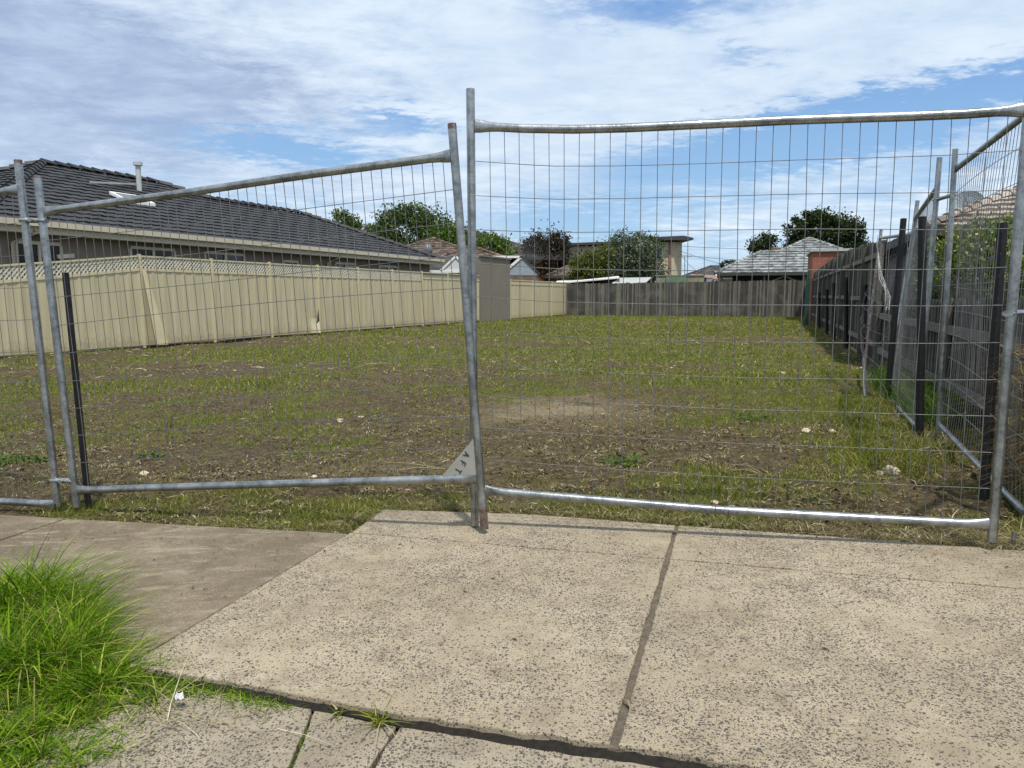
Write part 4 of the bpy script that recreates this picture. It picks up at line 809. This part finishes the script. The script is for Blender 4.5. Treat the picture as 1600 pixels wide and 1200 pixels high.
def hip_house(label, O, ang, Lx, Wy, ez, pit, tm, wm, name='brick_house', trim=M_FASCIA, dx=.15, over=.5, wins=(), course=.36, walls=True, caps=True, cat='house', gut=True):
    """O = front-left eave corner, ang = direction of the front eave."""
    O = Vector((O[0], O[1], 0)); E = Vector((math.cos(ang), math.sin(ang), 0)); I = Vector((-E.y, E.x, 0)); t = thing(name, label, cat, tuple(O)); w = min(Lx, Wy) / 2; Z = Vector((0, 0, ez)); b = MB(); lf = .07 if tm in (M_TGREY, M_TPINK) else .04
    tile_face(b, O + Z, E, I, pit, w, lambda s: s, lambda s: Lx - s, dx=dx, course=course, lift=lf); tile_face(b, O + I * Wy + Z, E, -I, pit, w, lambda s: s, lambda s: Lx - s, dx=.4, course=course, lift=lf)
    tile_face(b, O + Z, I, E, pit, w, lambda s: s, lambda s: Wy - s, dx=dx, course=course, lift=lf); tile_face(b, O + E * Lx + Z, I, -E, pit, w, lambda s: s, lambda s: Wy - s, dx=dx, course=course, lift=lf)
    ro = b.build('roof', tm, t)
    if caps:
        b = MB(); up = Vector((0, 0, w * pit + .03)); c1 = O + Z + (E + I) * w + up; c2 = O + Z + (E * (Lx - w) + I * (Wy - w)) + up
        if Lx >= Wy: r1, r2 = O + Z + E * w + I * w + up, O + Z + E * (Lx - w) + I * w + up; ends = ((O, r1), (O + I * Wy, r1), (O + E * Lx, r2), (O + E * Lx + I * Wy, r2))
        else: r1, r2 = O + Z + E * w + I * w + up, O + Z + E * w + I * (Wy - w) + up; ends = ((O, r1), (O + E * Lx, r1), (O + I * Wy, r2), (O + E * Lx + I * Wy, r2))
        if (r2 - r1).length > .3: cap_line(b, r1, r2)
        for a_, c_ in ends: cap_line(b, a_ + Z + Vector((0, 0, .04)), c_)
        b.build('ridge_cap', tm, ro)
    if walls:
        b = MB(); c0 = O + (E + I) * over; b.box(tuple(O + E * Lx / 2 + I * Wy / 2 + Vector((0, 0, ez / 2 - .06))), (Lx - 2 * over, Wy - 2 * over, ez - .12), ang); b.build('wall', wm, t)
    b = MB(); cr = [O, O + E * Lx, O + E * Lx + I * Wy, O + I * Wy]; zf = Vector((0, 0, ez - .08))
    for i in range(4): b.beam(cr[i] + zf, cr[(i + 1) % 4] + zf, .09, .18)
    b.build('gutter', trim, t)
    b = MB(); b.box(tuple(O + E * Lx / 2 + I * Wy / 2 + Vector((0, 0, ez - .10))), (Lx - .1, Wy - .1, .02), ang); b.build('eave_lining', trim, t)
    for (x, z, w_, h_) in wins: window(t, O + E * x + I * (over - .01) + Vector((0, 0, z)), w_, h_, -I, M_WHITE)
    return t, O, E, I
# right neighbour
ra = math.atan2(-.333, .943)
t, O, E, I = hip_house('house with weathered pinkish tile roof beyond the low right fence', (9.45, 17.2), ra, 13, 17, 2.72, .43, M_TPINK, M_SIDING, dx=.075, wins=((3.2, 1.6, 1.6, 1.2),))
b = MB(); 
for k in range(14): b.beam(O + E * .47 + I * (1.0 + 0) + Vector((0, 0, .25 + .16 * k)), O + E * .47 + I * 9 + Vector((0, 0, .25 + .16 * k)), .03, .15)
b.build('side_boarding', M_SIDING, t)
b = MB(); b.beam(O + E * .40 + I * 9.2 + Vector((0, 0, 1.25)), O + E * .40 + I * 16 + Vector((0, 0, 1.25)), .2, 2.4); b.build('brick_wall', M_RBRICK, t)
window(t, O + E * .44 + I * 2.0 + Vector((0, 0, 1.6)), 1.1, 1.2, -E, M_WHITE)
def dish(label, c, r, m, facing, solid=False):
    c = Vector(c); f = Vector(facing).normalized(); s = f.cross(Vector((0, 0, 1))).normalized(); u = s.cross(f); t = thing('satellite_dish', label, 'satellite dish', (c.x, c.y, 0)); b = MB()
    P = lambda rr, a: c + s * rr * math.cos(a) + u * rr * math.sin(a) + f * (rr * rr / r * .28)
    for k in range(20): b.tube([P(r * q_, 2 * math.pi * k / 20) for q_ in (0.05, .4, .7, 1)], .012, 4)
    for q_ in np.linspace(.25, 1, 7): b.tube([P(r * q_, 2 * math.pi * k / 28) for k in range(29)], .012, 4, cap=False)
    if solid:
        vs = [P(r * q_, 2 * math.pi * k / 28) for q_ in (.02, .35, .7, 1) for k in range(28)]; b.add(vs, [(i * 28 + k, i * 28 + (k + 1) % 28, (i + 1) * 28 + (k + 1) % 28, (i + 1) * 28 + k) for i in range(3) for k in range(28)], True)
    b.build('dish_bowl', m, t); b = MB(); b.tube([c + f * -.05, c + f * -.3 + Vector((0, 0, -.2)), Vector((c.x, c.y, .2)) + f * -.3], .04, 8); b.build('pole', m, t)
    b = MB(); b.tube([c, c + f * r * .8], .02, 6); b.box(c + f * r * .82, (.12, .12, .12)); b.build('receiver', m, t)
dish('grey satellite dish on the pinkish tile roof at right', at(1512, 322, 20.5), .40, M_BLUEG, (-.5, -.8, .45), True)
dish('large dark wire mesh satellite dish above the white gable', at(825, 394, 47), .95, M_FASCIA, (.5, -.7, .45))
# red brick garage behind the tall right fence
def box_building(name, label, cat, poly, h, wm, roofm, over=.12, rt=.12):
    t = thing(name, label, cat, (poly[0][0], poly[0][1], 0)); b = MB(); b.prism(poly, 0, h); b.build('wall', wm, t); cx = sum(p[0] for p in poly) / len(poly); cy = sum(p[1] for p in poly) / len(poly)
    b = MB(); b.prism([(cx + (x - cx) * (1 + over / 3), cy + (y - cy) * (1 + over / 3)) for x, y in poly], h + .003, h + rt); b.build('roof', roofm, t); return t
a_ = at(1270, 400, 35); box_building('brick_garage', 'flat roofed red brick garage above the far right fence', 'garage', [(a_.x, 35), (a_.x + 5, 33.2), (a_.x + 6.5, 38), (a_.x + 1.6, 39.6)], 3.22, M_RBRICK, M_ZINC)
# far right house
t, O, E, I = hip_house('grey tiled hip roof house beyond the back fence at right', (14.1, 52), -.3, 12, 6, 2.72, .52, M_TGREY, M_DARK, over=1.2, wins=(), dx=.10, course=.42)  # wall coloured near-black so the veranda shade is in its colour
q5 = lambda x, y, z: tuple(O + E * x + I * y + Vector((0, 0, z)))
b = MB(); b.box(q5(8.4, 1.0, 1.3), (3.4, .2, 2.5), -.3); b.build('cladding_wall', M_WHITE, t)
for x in (.5, 3.3, 5.9): b = MB(); b.beam(q5(x, .3, 0), q5(x, .3, 2.6), .1, .1); b.build('veranda_post', M_PRAIL, t)
b = MB(); b.beam(q5(3.3, .25, 1.95), q5(4.6, .25, 2.5), .06, .08); b.beam(q5(5.9, .25, 1.95), q5(4.6, .25, 2.5), .06, .08); b.beam(q5(4.6, .22, 1.6), q5(4.6, .22, 2.5), .07, .07); b.build('veranda_truss', M_PRAIL, t)
b = MB(); b.tube([q5(.1, -.08, 2.65), q5(.12, -.1, 2.3), q5(-.1, -.1, 2.1), q5(-.1, -.1, 0)], .07, 8); b.build('downpipe', M_WHITE, t)
hip_house('higher grey tiled pyramid roof rising behind the far right house', (15.3, 52.15), -.3, 10.8, 10.82, 2.75, .49, M_TGREY, M_DARK, over=1.9, name='tiled_house', dx=.10, course=.42)  # same near-black wall, veranda shade put into the colour
b = MB(); b.box((20.7, 58.2, 3.6), (1.0, .6, 2.4)); tc = thing('brick_chimney', 'short orange brick chimney on the far right grey roof', 'chimney', (20.7, 58.2, 2.4)); b.build('stack', M_OBRICK, tc); b = MB(); b.box((20.7, 58.2, 4.84), (1.08, .68, .08)); b.build('chimney_cap', M_OBRICK, tc)
# cream two storey house
def cream_house():
    t = thing('two_storey_house', 'cream brick two storey house with flat dark roof behind grey green bush', 'house', (5, 70, 0)); b = MB(); b.prism([(5.0, 70), (11.5, 70), (11.5, 77), (5.0, 77)], 0, 5.75); b.prism([(11.51, 69.4), (15.0, 69.4), (16.0, 70.6), (16.0, 77), (11.51, 77)], 0, 6.1); b.build('wall', M_CBRICK, t)
    b = MB(); b.add([Vector(p) for p in ((4.6, 69.4, 5.75), (11.4, 69.4, 6.0), (11.4, 77.4, 6.2), (4.6, 77.4, 5.9), (4.6, 69.4, 5.98), (11.4, 69.4, 6.23), (11.4, 77.4, 6.4), (4.6, 77.4, 6.1))], [(0, 3, 2, 1), (4, 5, 6, 7), (0, 1, 5, 4), (1, 2, 6, 5), (2, 3, 7, 6), (3, 0, 4, 7)]); b.build('roof', M_FASCIA, t)
    b = MB(); b.add([Vector(p) for p in ((11.0, 68.7, 6.15), (16.6, 68.7, 6.25), (16.6, 77.4, 6.3), (11.0, 77.4, 6.3), (11.0, 68.7, 6.42), (15.7, 68.7, 6.62), (16.6, 68.7, 6.42), (16.6, 77.4, 6.5), (11.0, 77.4, 6.5))], [(0, 3, 2, 1), (4, 5, 6, 7, 8), (0, 1, 6, 5, 4), (1, 2, 7, 6), (2, 3, 8, 7), (3, 0, 4, 8)]); b.build('roof', M_FASCIA, t)
    window(t, (13.1, 69.38, 5.0), 1.6, 1.1, (0, -1, 0), M_WHITE); b = MB(); b.beam((14.6, 69.34, 0), (14.6, 69.34, 6.1), .18, .1, up=(0, 1, 0)); b.build('downpipe', M_RUSTROOF, t)
cream_house()
hip_house('brown tiled roof house below the cream two storey house', (2.7, 58.5), 0, 9, 8, 2.7, .45, M_TBROWN, M_RBRICK, dx=.15)
hip_house('low dark tiled roof seen in the gap right of the cream house', (18.4, 79), 0, 8, 7, 2.9, .42, M_TDARK, M_TAUPE, name='distant_house', dx=.4)
hip_house('brown tiled roof house behind the end of the charcoal roof', (-9.4, 46), .05, 8.6, 11.5, 3.25, .40, M_TBROWN, M_TAUPE, dx=.1)
hip_house('lower brown tiled roof wing next to the grey garage', (-6.0, 44.2), .05, 7.2, 7, 2.85, .40, M_TBROWN, M_TAUPE, name='roof_wing', dx=.1)
hip_house('tall grey brown pyramid roof rising behind the leaning posts', (-11, 62), .05, 15.2, 15.2, 4.3, .38, M_TGREYB, M_RBRICK, name='large_house', dx=.2)
# whirly vent
vp = at(669, 398, 46.5); t = thing('roof_vent', 'silver whirly vent on the brown tiled roof', 'vent', tuple(vp)); b = MB(); b.tube([vp + Vector((0, 0, -.5)), vp + Vector((0, 0, .0))], .2, 12); b.build('base', M_ZINC, t); b = MB()
b.tube([vp + Vector((0, 0, z)) for z in (0, .08, .25, .45, .6, .66)], [.16, .24, .28, .26, .16, .05], 18); b.build('turbine', M_VENT, t)
# carport with white gable
def carport():
    o = at(650, 430, 33.0); t = thing('carport', 'small dark roofed carport with white gable behind the cream fence', 'carport', (o.x, o.y, 0)); x0 = at(640, 424, 34).x; x1 = at(692, 424, 34).x; x2 = at(733, 424, 34).x
    b = MB(); b.add([Vector(p) for p in ((x0, 34, 2.32), (x1, 34, 2.32), (x1 + .3, 35.6, 2.92), (x0, 35.6, 2.92))], [(0, 1, 2, 3)]); b.add([Vector(p) for p in ((x1, 34, 2.32), ((x1 + x2) / 2, 34, 2.93), ((x1 + x2) / 2, 37, 2.93), (x1, 37, 2.32))], [(0, 1, 2, 3)]); b.add([Vector(p) for p in ((x2, 34, 2.32), ((x1 + x2) / 2, 34, 2.93), ((x1 + x2) / 2, 37, 2.93), (x2, 37, 2.32))], [(0, 1, 2, 3)]); b.build('roof', M_TDARK, t)
    b = MB(); b.add([Vector(p) for p in ((x1, 33.9, 2.30), (x2, 33.9, 2.30), ((x1 + x2) / 2, 33.9, 2.90))], [(0, 1, 2)]); b.build('gable', M_PAPER, t); b = MB(); m_ = (x1 + x2) / 2
    b.beam((x1 - .1, 33.88, 2.30), (m_, 33.88, 2.96), .06, .09); b.beam((x2 + .1, 33.88, 2.30), (m_, 33.88, 2.96), .06, .09); b.beam((x0, 33.88, 2.27), (x2, 33.88, 2.27), .06, .12); b.build('fascia', M_WHITE, t)
    b = MB(); b.box(((x0 + x2) / 2, 35.8, 1.1), (x2 - x0, .1, 2.15)); b.build('shade_backing', M_DARK, t)  # added black sheet painting the shade beneath the carport roof
    for x in (x0 + .1, x2 - .1, m_): b = MB(); b.beam((x, 33.95, 0), (x, 33.95, 2.25), .09, .09); b.build('post', M_WHITE, t)
carport()
# grey garage wall on the boundary with white trimmed gable beyond
def garage():
    t = thing('garage', 'grey rendered garage on the left boundary with white trimmed gable', 'garage', tuple(L2(18.3, 0))); P = [L2(18.3, .02), L2(21.8, .02), L2(21.8, -4), L2(18.3, -4)]; b = MB(); b.prism([(p.x, p.y) for p in P], 0, 2.95); b.build('wall', M_GREYWALL, t)
    b = MB(); b.beam(L2(18.25, .03, 2.985), L2(21.85, .03, 2.985), .12, .07); b.build('parapet_cap', M_GREYWALL, t)
    xl, xm, xr = at(797, 430, 43.5).x, at(816, 401, 43.5).x, at(842, 427, 43.5).x; za, ze, zr = at(816, 402, 43.5).z, at(797, 418, 43.5).z, at(842, 428, 43.5).z
    b = MB(); b.add([Vector(p) for p in ((xl, 43.5, 0), (xr, 43.5, 0), (xr, 43.5, 2.35), (xl, 43.5, 2.35), (xl, 45.5, 0), (xr, 45.5, 0), (xr, 45.5, 2.35), (xl, 45.5, 2.35))], [(0, 1, 2, 3), (1, 5, 6, 2), (4, 0, 3, 7), (5, 4, 7, 6)]); b.build('end_wall', M_TBROWN, t)
    b = MB(); b.add([Vector(p) for p in ((xl, 43.48, 2.352), (xr, 43.48, 2.352), (xm, 43.48, za), (xl, 43.48, ze))], [(0, 1, 2, 3)]); b.build('gable', M_BLUEG, t)
    b = MB(); b.beam((xl - .05, 43.44, ze), (xm, 43.44, za + .05), .06, .14); b.build('barge_board', M_WHITE, t); b = MB(); b.beam((xr + .05, 43.44, zr), (xm, 43.44, za + .03), .06, .07); b.build('barge_board', M_FASCIA, t)
    b = MB(); xq = at(770, 402, 43.5).x; b.beam((xq, 43.45, za + .02), (xm, 43.45, za + .02), .08, .13); b.build('fascia', M_WHITE, t)
    b = MB(); b.add([Vector(p) for p in ((xq, 43.5, za), (xm, 43.5, za), (xm, 46, za), (xq, 46, za))], [(0, 1, 2, 3)]); b.add([Vector(p) for p in ((xm, 43.5, za), (xr + .1, 43.5, zr), (xr + .1, 46, zr), (xm, 46, za))], [(0, 1, 2, 3)]); b.build('roof', M_ZINC, t)
garage()
# sheds and sheet roofs beyond the back fence
def slabroof(name, label, cat, pts, m, th=.06, posts=()):
    c = [Vector(p) for p in pts]; t = thing(name, label, cat, (c[0].x, c[0].y, 0)); b = MB(); b.add(c + [p - Vector((0, 0, th)) for p in c], [(0, 1, 2, 3), (7, 6, 5, 4), (0, 4, 5, 1), (1, 5, 6, 2), (2, 6, 7, 3), (3, 7, 4, 0)]); b.build('roof_sheet', m, t)
    for p in c: b = MB(); b.beam((p.x * .99 + .01 * c[0].x, p.y, 0), (p.x * .99 + .01 * c[0].x, p.y, p.z - th), .09, .09); b.build('post', M_PRAIL, t)
    return t
slabroof('lean_to', 'long thin pale sheet roof just above the back fence at left', 'shelter', [at(868, 442, 47.5), at(968, 433, 46.5), at(966, 431, 49.5), at(870, 439, 50)], M_WHITE, .08)
slabroof('lean_to', 'sloping pale grey sheet roof above the back fence in the middle', 'shelter', [at(955, 443, 46), at(1008, 442, 45.5), at(1018, 433, 48), at(968, 434, 48.5)], M_ZINC, .06)
b = MB(); b.box((4.3, 49.8, 1.0), (7, .1, 1.9)); tag(b.build('under_roof_shade', M_DARK), 'dark screen added to stand in for shade under the long pale sheet roof beyond the back fence', 'screen')  # added near-black sheet, paints the shade below the lean-to roof
a_ = at(1025, 430, 48); c_ = at(1100, 430, 47.2); t = box_building('garden_shed', 'mossy beige shed with green panel beyond the back fence', 'shed', [(a_.x, 48), (c_.x, 47.2), (c_.x + .6, 50), (a_.x + .6, 50.6)], at(1060, 431, 47.6).z, M_SHED, M_SHED, rt=.05)
b = MB(); p0, p1 = at(1041, 437, 47.75), at(1072, 437, 47.4); b.beam(p0, p1, .04, .42); b.build('green_panel', M_SGREEN, t)
slabroof('rusty_lean_to', 'reddish rusty sheet roof beside the mossy shed', 'shelter', [at(1082, 433, 50), at(1122, 436, 49), at(1118, 430, 52), at(1078, 428, 53)], M_RUSTROOF)
a_ = at(1104, 433, 47.6); c_ = at(1114, 433, 47.4); box_building('small_shed', 'small pale shed between rusty roof and grey tiled house', 'shed', [(a_.x, 47.6), (c_.x, 47.5), (c_.x, 49), (a_.x, 49)], 2.3, M_BLUEG, M_ZINC, rt=.04)
# antennas, poles, cables
def antenna(label, px, top, bot, Y, w=1.1, tilt=.15):
    a_, c_ = at(px, top, Y), at(px, bot, Y); t = thing('tv_antenna', label, 'antenna', tuple(c_)); b = MB(); b.tube([c_, a_], .03, 6); b.build('mast', M_FASCIA, t); b = MB(); b.tube([a_ + Vector((-w / 2, 0, -tilt * .2)), a_ + Vector((w / 2, .2, tilt * .2))], .022, 5)
    for k in range(7): x = -w / 2 + w * k / 6; p = a_ + Vector((x, .1, 0)); b.tube([p + Vector((-.05, -.3, -.03)), p + Vector((.05, .3, .03))], .014, 4)
    b.build('elements', M_FASCIA, t)
antenna('television antenna on a thin mast beside the dark purplish tree', 882, 362, 440, 56, 1.0); antenna('small television antenna right of the cream house', 1070, 401, 432, 66, 1.3)
antenna('thin bare pole before the brown tiled roof', 871, 400, 440, 55, .2)
def cable(label, a_, c_, sag):
    b = MB(); b.tube([lerp(a_, c_, t) - Vector((0, 0, sag * 4 * t * (1 - t))) for t in np.linspace(0, 1, 14)], .018, 4, cap=False); tag(b.build('power_line', M_FASCIA), label, 'cable', 'overhead cables right of the cream house')
cable('upper power cable running from cream house roof to the right', at(1068, 385, 70), at(1600, 402, 66), .1); cable('power cable sloping down from the cream house wall', at(1062, 392, 70), at(1300, 452, 60), .3)
cable('lower faint power cable from cream house to far right', at(1062, 398, 70), at(1320, 409, 75), .3); cable('short sagging cable beside the cream house', at(1062, 394, 70), at(1125, 428, 60), .8)

# ------------------------------------------------------------------ trees and bushes
def tree(name, label, cat, x, y, blobs, m, n, leaf, trunk_h, trunk_r=.18, group=None, hollow=.55, sub=.28, branches=True):
    """blobs: (dx, dy, z, rx, ry, rz) lobes of the crown; leaves gather in clumps inside each lobe"""
    t = thing(name, label, cat, (x, y, 0), group); vol = np.array([b_[3] * b_[4] * b_[5] for b_ in blobs]) ** .7; C = []
    for b_, f in zip(blobs, vol / vol.sum()):
        k = max(6, int(n * f / 55)); d = rng.normal(0, 1, (k, 3)); d /= np.linalg.norm(d, axis=1)[:, None]; r = (hollow + (1 - hollow) * rng.random(k) ** .6) * rng.uniform(.82, 1.12, k)
        cc = np.array([x + b_[0], y + b_[1], b_[2]]) + d * r[:, None] * np.array(b_[3:6]); pts = np.repeat(cc, 55, 0) + rng.normal(0, 1, (k * 55, 3)) * np.array(b_[3:6]) * sub * rng.uniform(.45, 1.0, (k, 1)).repeat(55, 0); C.append(pts)
    C = np.concatenate(C); C = C[C[:, 2] > .15]; leaves_mesh('crown', C, leaf, m, t)
    b = MB(); top = blobs[0]; b.tube([(x, y, -.1), (x + .05, y, trunk_h * .5), (x + top[0] * .4, y + top[1] * .4, trunk_h)], [trunk_r, trunk_r * .8, trunk_r * .55], 8)
    if branches:
        for b_ in blobs:
            p0 = Vector((x + top[0] * .3, y + top[1] * .3, trunk_h * .8)); p1 = Vector((x + b_[0], y + b_[1], b_[2] + b_[5] * .2)); b.tube([p0, p0.lerp(p1, .5) + Vector((random.gauss(0, .15), 0, .1)), p1], [trunk_r * .5, trunk_r * .35, trunk_r * .12], 6)
    b.build('trunk', M_BARK, t); return t
def X(px, Y): return (px - 800) / 1160 * Y
def Z(py, Y): return H + (462 - py) / 1155 * Y
# Melbourne back yards, far to near
Y = 62
tree('leafy_tree', 'broad mid green tree above the end of the charcoal roof', 'tree', X(640, Y), Y, [(0, 0, Z(365, Y), 2.6, 2, 2.1), (-2.2, 0, Z(372, Y), 1.4, 1.5, 1.5), (2.0, 0, Z(368, Y), 1.6, 1.5, 1.7), (.5, 0, Z(343, Y), 1.5, 1.3, 1.0), (-1.1, 0, Z(348, Y), 1.1, 1, .8)], M_LG, 11000, .24, 4.5, sub=.24)
tree('leafy_tree', 'small sparse green tree just above the charcoal roof ridge', 'tree', X(540, Y), Y, [(0, 0, Z(350, Y), 1.0, 1, .9), (1.2, 0, Z(362, Y), 1.0, 1, .9), (-.8, 0, Z(362, Y), .9, 1, .7)], M_LG, 3500, .24, 5)
Y = 56
tree('shrub', 'bright green shrubby tree behind the leaning posts', 'tree', X(755, Y), Y, [(0, 0, Z(395, Y), 2.0, 1.2, 1.3), (-2.0, 0, Z(388, Y), 1.5, 1.2, 1.6), (1.3, 0, Z(400, Y), .9, 1, 1.1), (-3.3, 0, Z(385, Y), 1.1, 1, 1.3)], M_LGB, 9000, .22, 2.5)
Y = 64
tree('dark_tree', 'dark purplish leaved tree behind the wire mesh dish', 'tree', X(852, Y), Y, [(0, 0, Z(400, Y), 1.9, 1.5, 2.0), (1.1, 0, Z(385, Y), 1.0, 1, 1.2), (-.9, 0, Z(390, Y), 1.0, 1, 1.0), (-.2, 0, Z(424, Y), 1.9, 1, 1.6), (1.5, 0, Z(412, Y), .9, 1, 1.3)], M_LPUR, 11000, .22, 2.5, hollow=.3)
Y = 50
tree('bush', 'big rounded grey green bush before the cream two storey house', 'bush', X(985, Y), Y, [(0, 0, Z(402, Y), 1.7, 1.2, 1.5), (-.6, 0, Z(388, Y), .9, .9, .9), (.8, 0, Z(410, Y), 1.1, 1, 1.3), (0, 0, Z(425, Y), 2.1, 1, 1.3), (1.5, 0, Z(425, Y), .9, 1, .9)], M_LGG, 13000, .17, 2, hollow=.35)
tree('bush', 'olive green bush left of the big grey green bush', 'bush', X(918, Y), Y - .6, [(0, 0, Z(415, Y), 1.2, 1, .8), (.9, 0, Z(408, Y), .9, 1, 1.0), (-.7, 0, Z(425, Y), .8, 1, .7), (.2, 0, Z(434, Y), 1.5, 1, .8)], M_LOL, 7000, .17, 1.5, hollow=.35)
Y = 58
tree('leafy_tree', 'rounded green tree top between bush and cream house roof', 'tree', X(1003, 66), 66, [(0, 0, Z(380, 66), 1.0, 1, .7), (.4, 0, Z(390, 66), 1.1, 1, .8)], M_LDK, 2500, .2, 4)
Y = 76
tree('dark_tree', 'tall dark green tree standing behind the far grey tiled roof', 'tree', X(1278, Y), Y, [(0, 0, Z(362, Y), 2.4, 2, 1.9), (-1.3, 0, Z(347, Y), 1.1, 1, 1.1), (2.8, 0, Z(370, Y), 1.7, 1.5, 2.0), (-2.6, 0, Z(368, Y), 1.3, 1.2, 1.8), (.6, 0, Z(349, Y), 1.2, 1, .9), (-2.0, 0, Z(386, Y), 2.2, 1, 1.4), (2.6, 0, Z(388, Y), 2.2, 1, 1.2), (-.9, 0, Z(338, Y), .9, .8, .5), (0, 0, Z(395, Y), 3.2, 1, 1.5)], M_LDK, 19000, .26, 5.5, .3, hollow=.3, sub=.2)
tree('leafy_tree', 'small dark green tree left of the brick chimney', 'tree', X(1192, 68), 68, [(0, 0, Z(386, 68), 1.2, 1, .95), (-.9, 0, Z(392, 68), .7, .8, .6)], M_LDK, 3500, .2, 4)
tree('distant_tree', 'tiny tree tip just over the left end of the grey tiled roof', 'tree', X(1133, 80), 80, [(0, 0, Z(414, 80), .8, .8, .5)], M_LDK, 500, .2, 3)
# bush behind low right fence
tree('garden_bush', 'dense yellow green bush behind the low right fence', 'bush', 6.45, 10.2, [(0, 0, 1.75, .62, .5, .5), (-.42, .2, 1.5, .4, .4, .55), (.55, -.1, 1.8, .42, .4, .5), (.2, 0, 1.2, .8, .5, .5), (.7, -.1, 1.2, .5, .4, .5), (.35, 0, 2.05, .3, .3, .22)], M_LYEL, 15000, .055, 1.2, .05, hollow=.4, sub=.22)
tree('garden_bush', 'yellow green bush touching the right corner post', 'bush', 6.2, 8.6, [(0, 0, 1.55, .5, .4, .5), (.4, 0, 1.7, .4, .4, .42), (-.1, 0, 1.2, .4, .4, .4)], M_LYEL, 7000, .055, 1.2, .05, hollow=.4, sub=.22)
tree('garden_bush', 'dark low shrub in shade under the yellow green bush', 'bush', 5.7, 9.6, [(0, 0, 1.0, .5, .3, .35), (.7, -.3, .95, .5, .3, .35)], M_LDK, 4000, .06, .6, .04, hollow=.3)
b = MB(); a_, c_ = Vector((RX(5.0) + .28, 5.0, 0)), Vector((RX(10.5) + .28, 10.5, 0)); t = thing('wire_garden_fence', 'fine dark upright wires showing above the low right fence', 'fence', tuple(a_))
for k in range(90): p = lerp(a_, c_, k / 89); b.tube([p + Vector((0, 0, .1)), p + Vector((0, 0, 1.38 + .03 * math.sin(k)))], .004, 4)
b.build('wire_mesh', M_FASCIA, t); b = MB(); b.tube([a_ + Vector((0, 0, 1.32)), c_ + Vector((0, 0, 1.32))], .005, 4); b.build('top_wire', M_WIRE, t)
# dry tangle at right edge
def tangle():
    t = thing('dry_bush', 'dry brown and green weed tangle at the right edge of the view', 'dry bush', (2.95, 3.95, 0)); P = []; 
    n = 2600; P = np.stack([3.0 + rng.normal(0, .10, n), 4.0 + rng.normal(0, .12, n), .15 + .75 * rng.random(n)], 1); o = blades('dry_stems', P, .10 + .16 * rng.random(n), .004 * (.5 + rng.random(n)), M_DRYB, 3, 2.0, .8, parent=t)
    b = MB()
    for k in range(14): p = Vector((3.02 + random.gauss(0, .05), 4.0 + random.gauss(0, .06), -.02)); b.tube([p, p + Vector((random.gauss(0, .06), random.gauss(0, .06), .45)), p + Vector((random.gauss(0, .12), random.gauss(0, .1), .9))], [.006, .005, .003], 5)
    b.build('stalks', M_STRAW, t)
tangle()
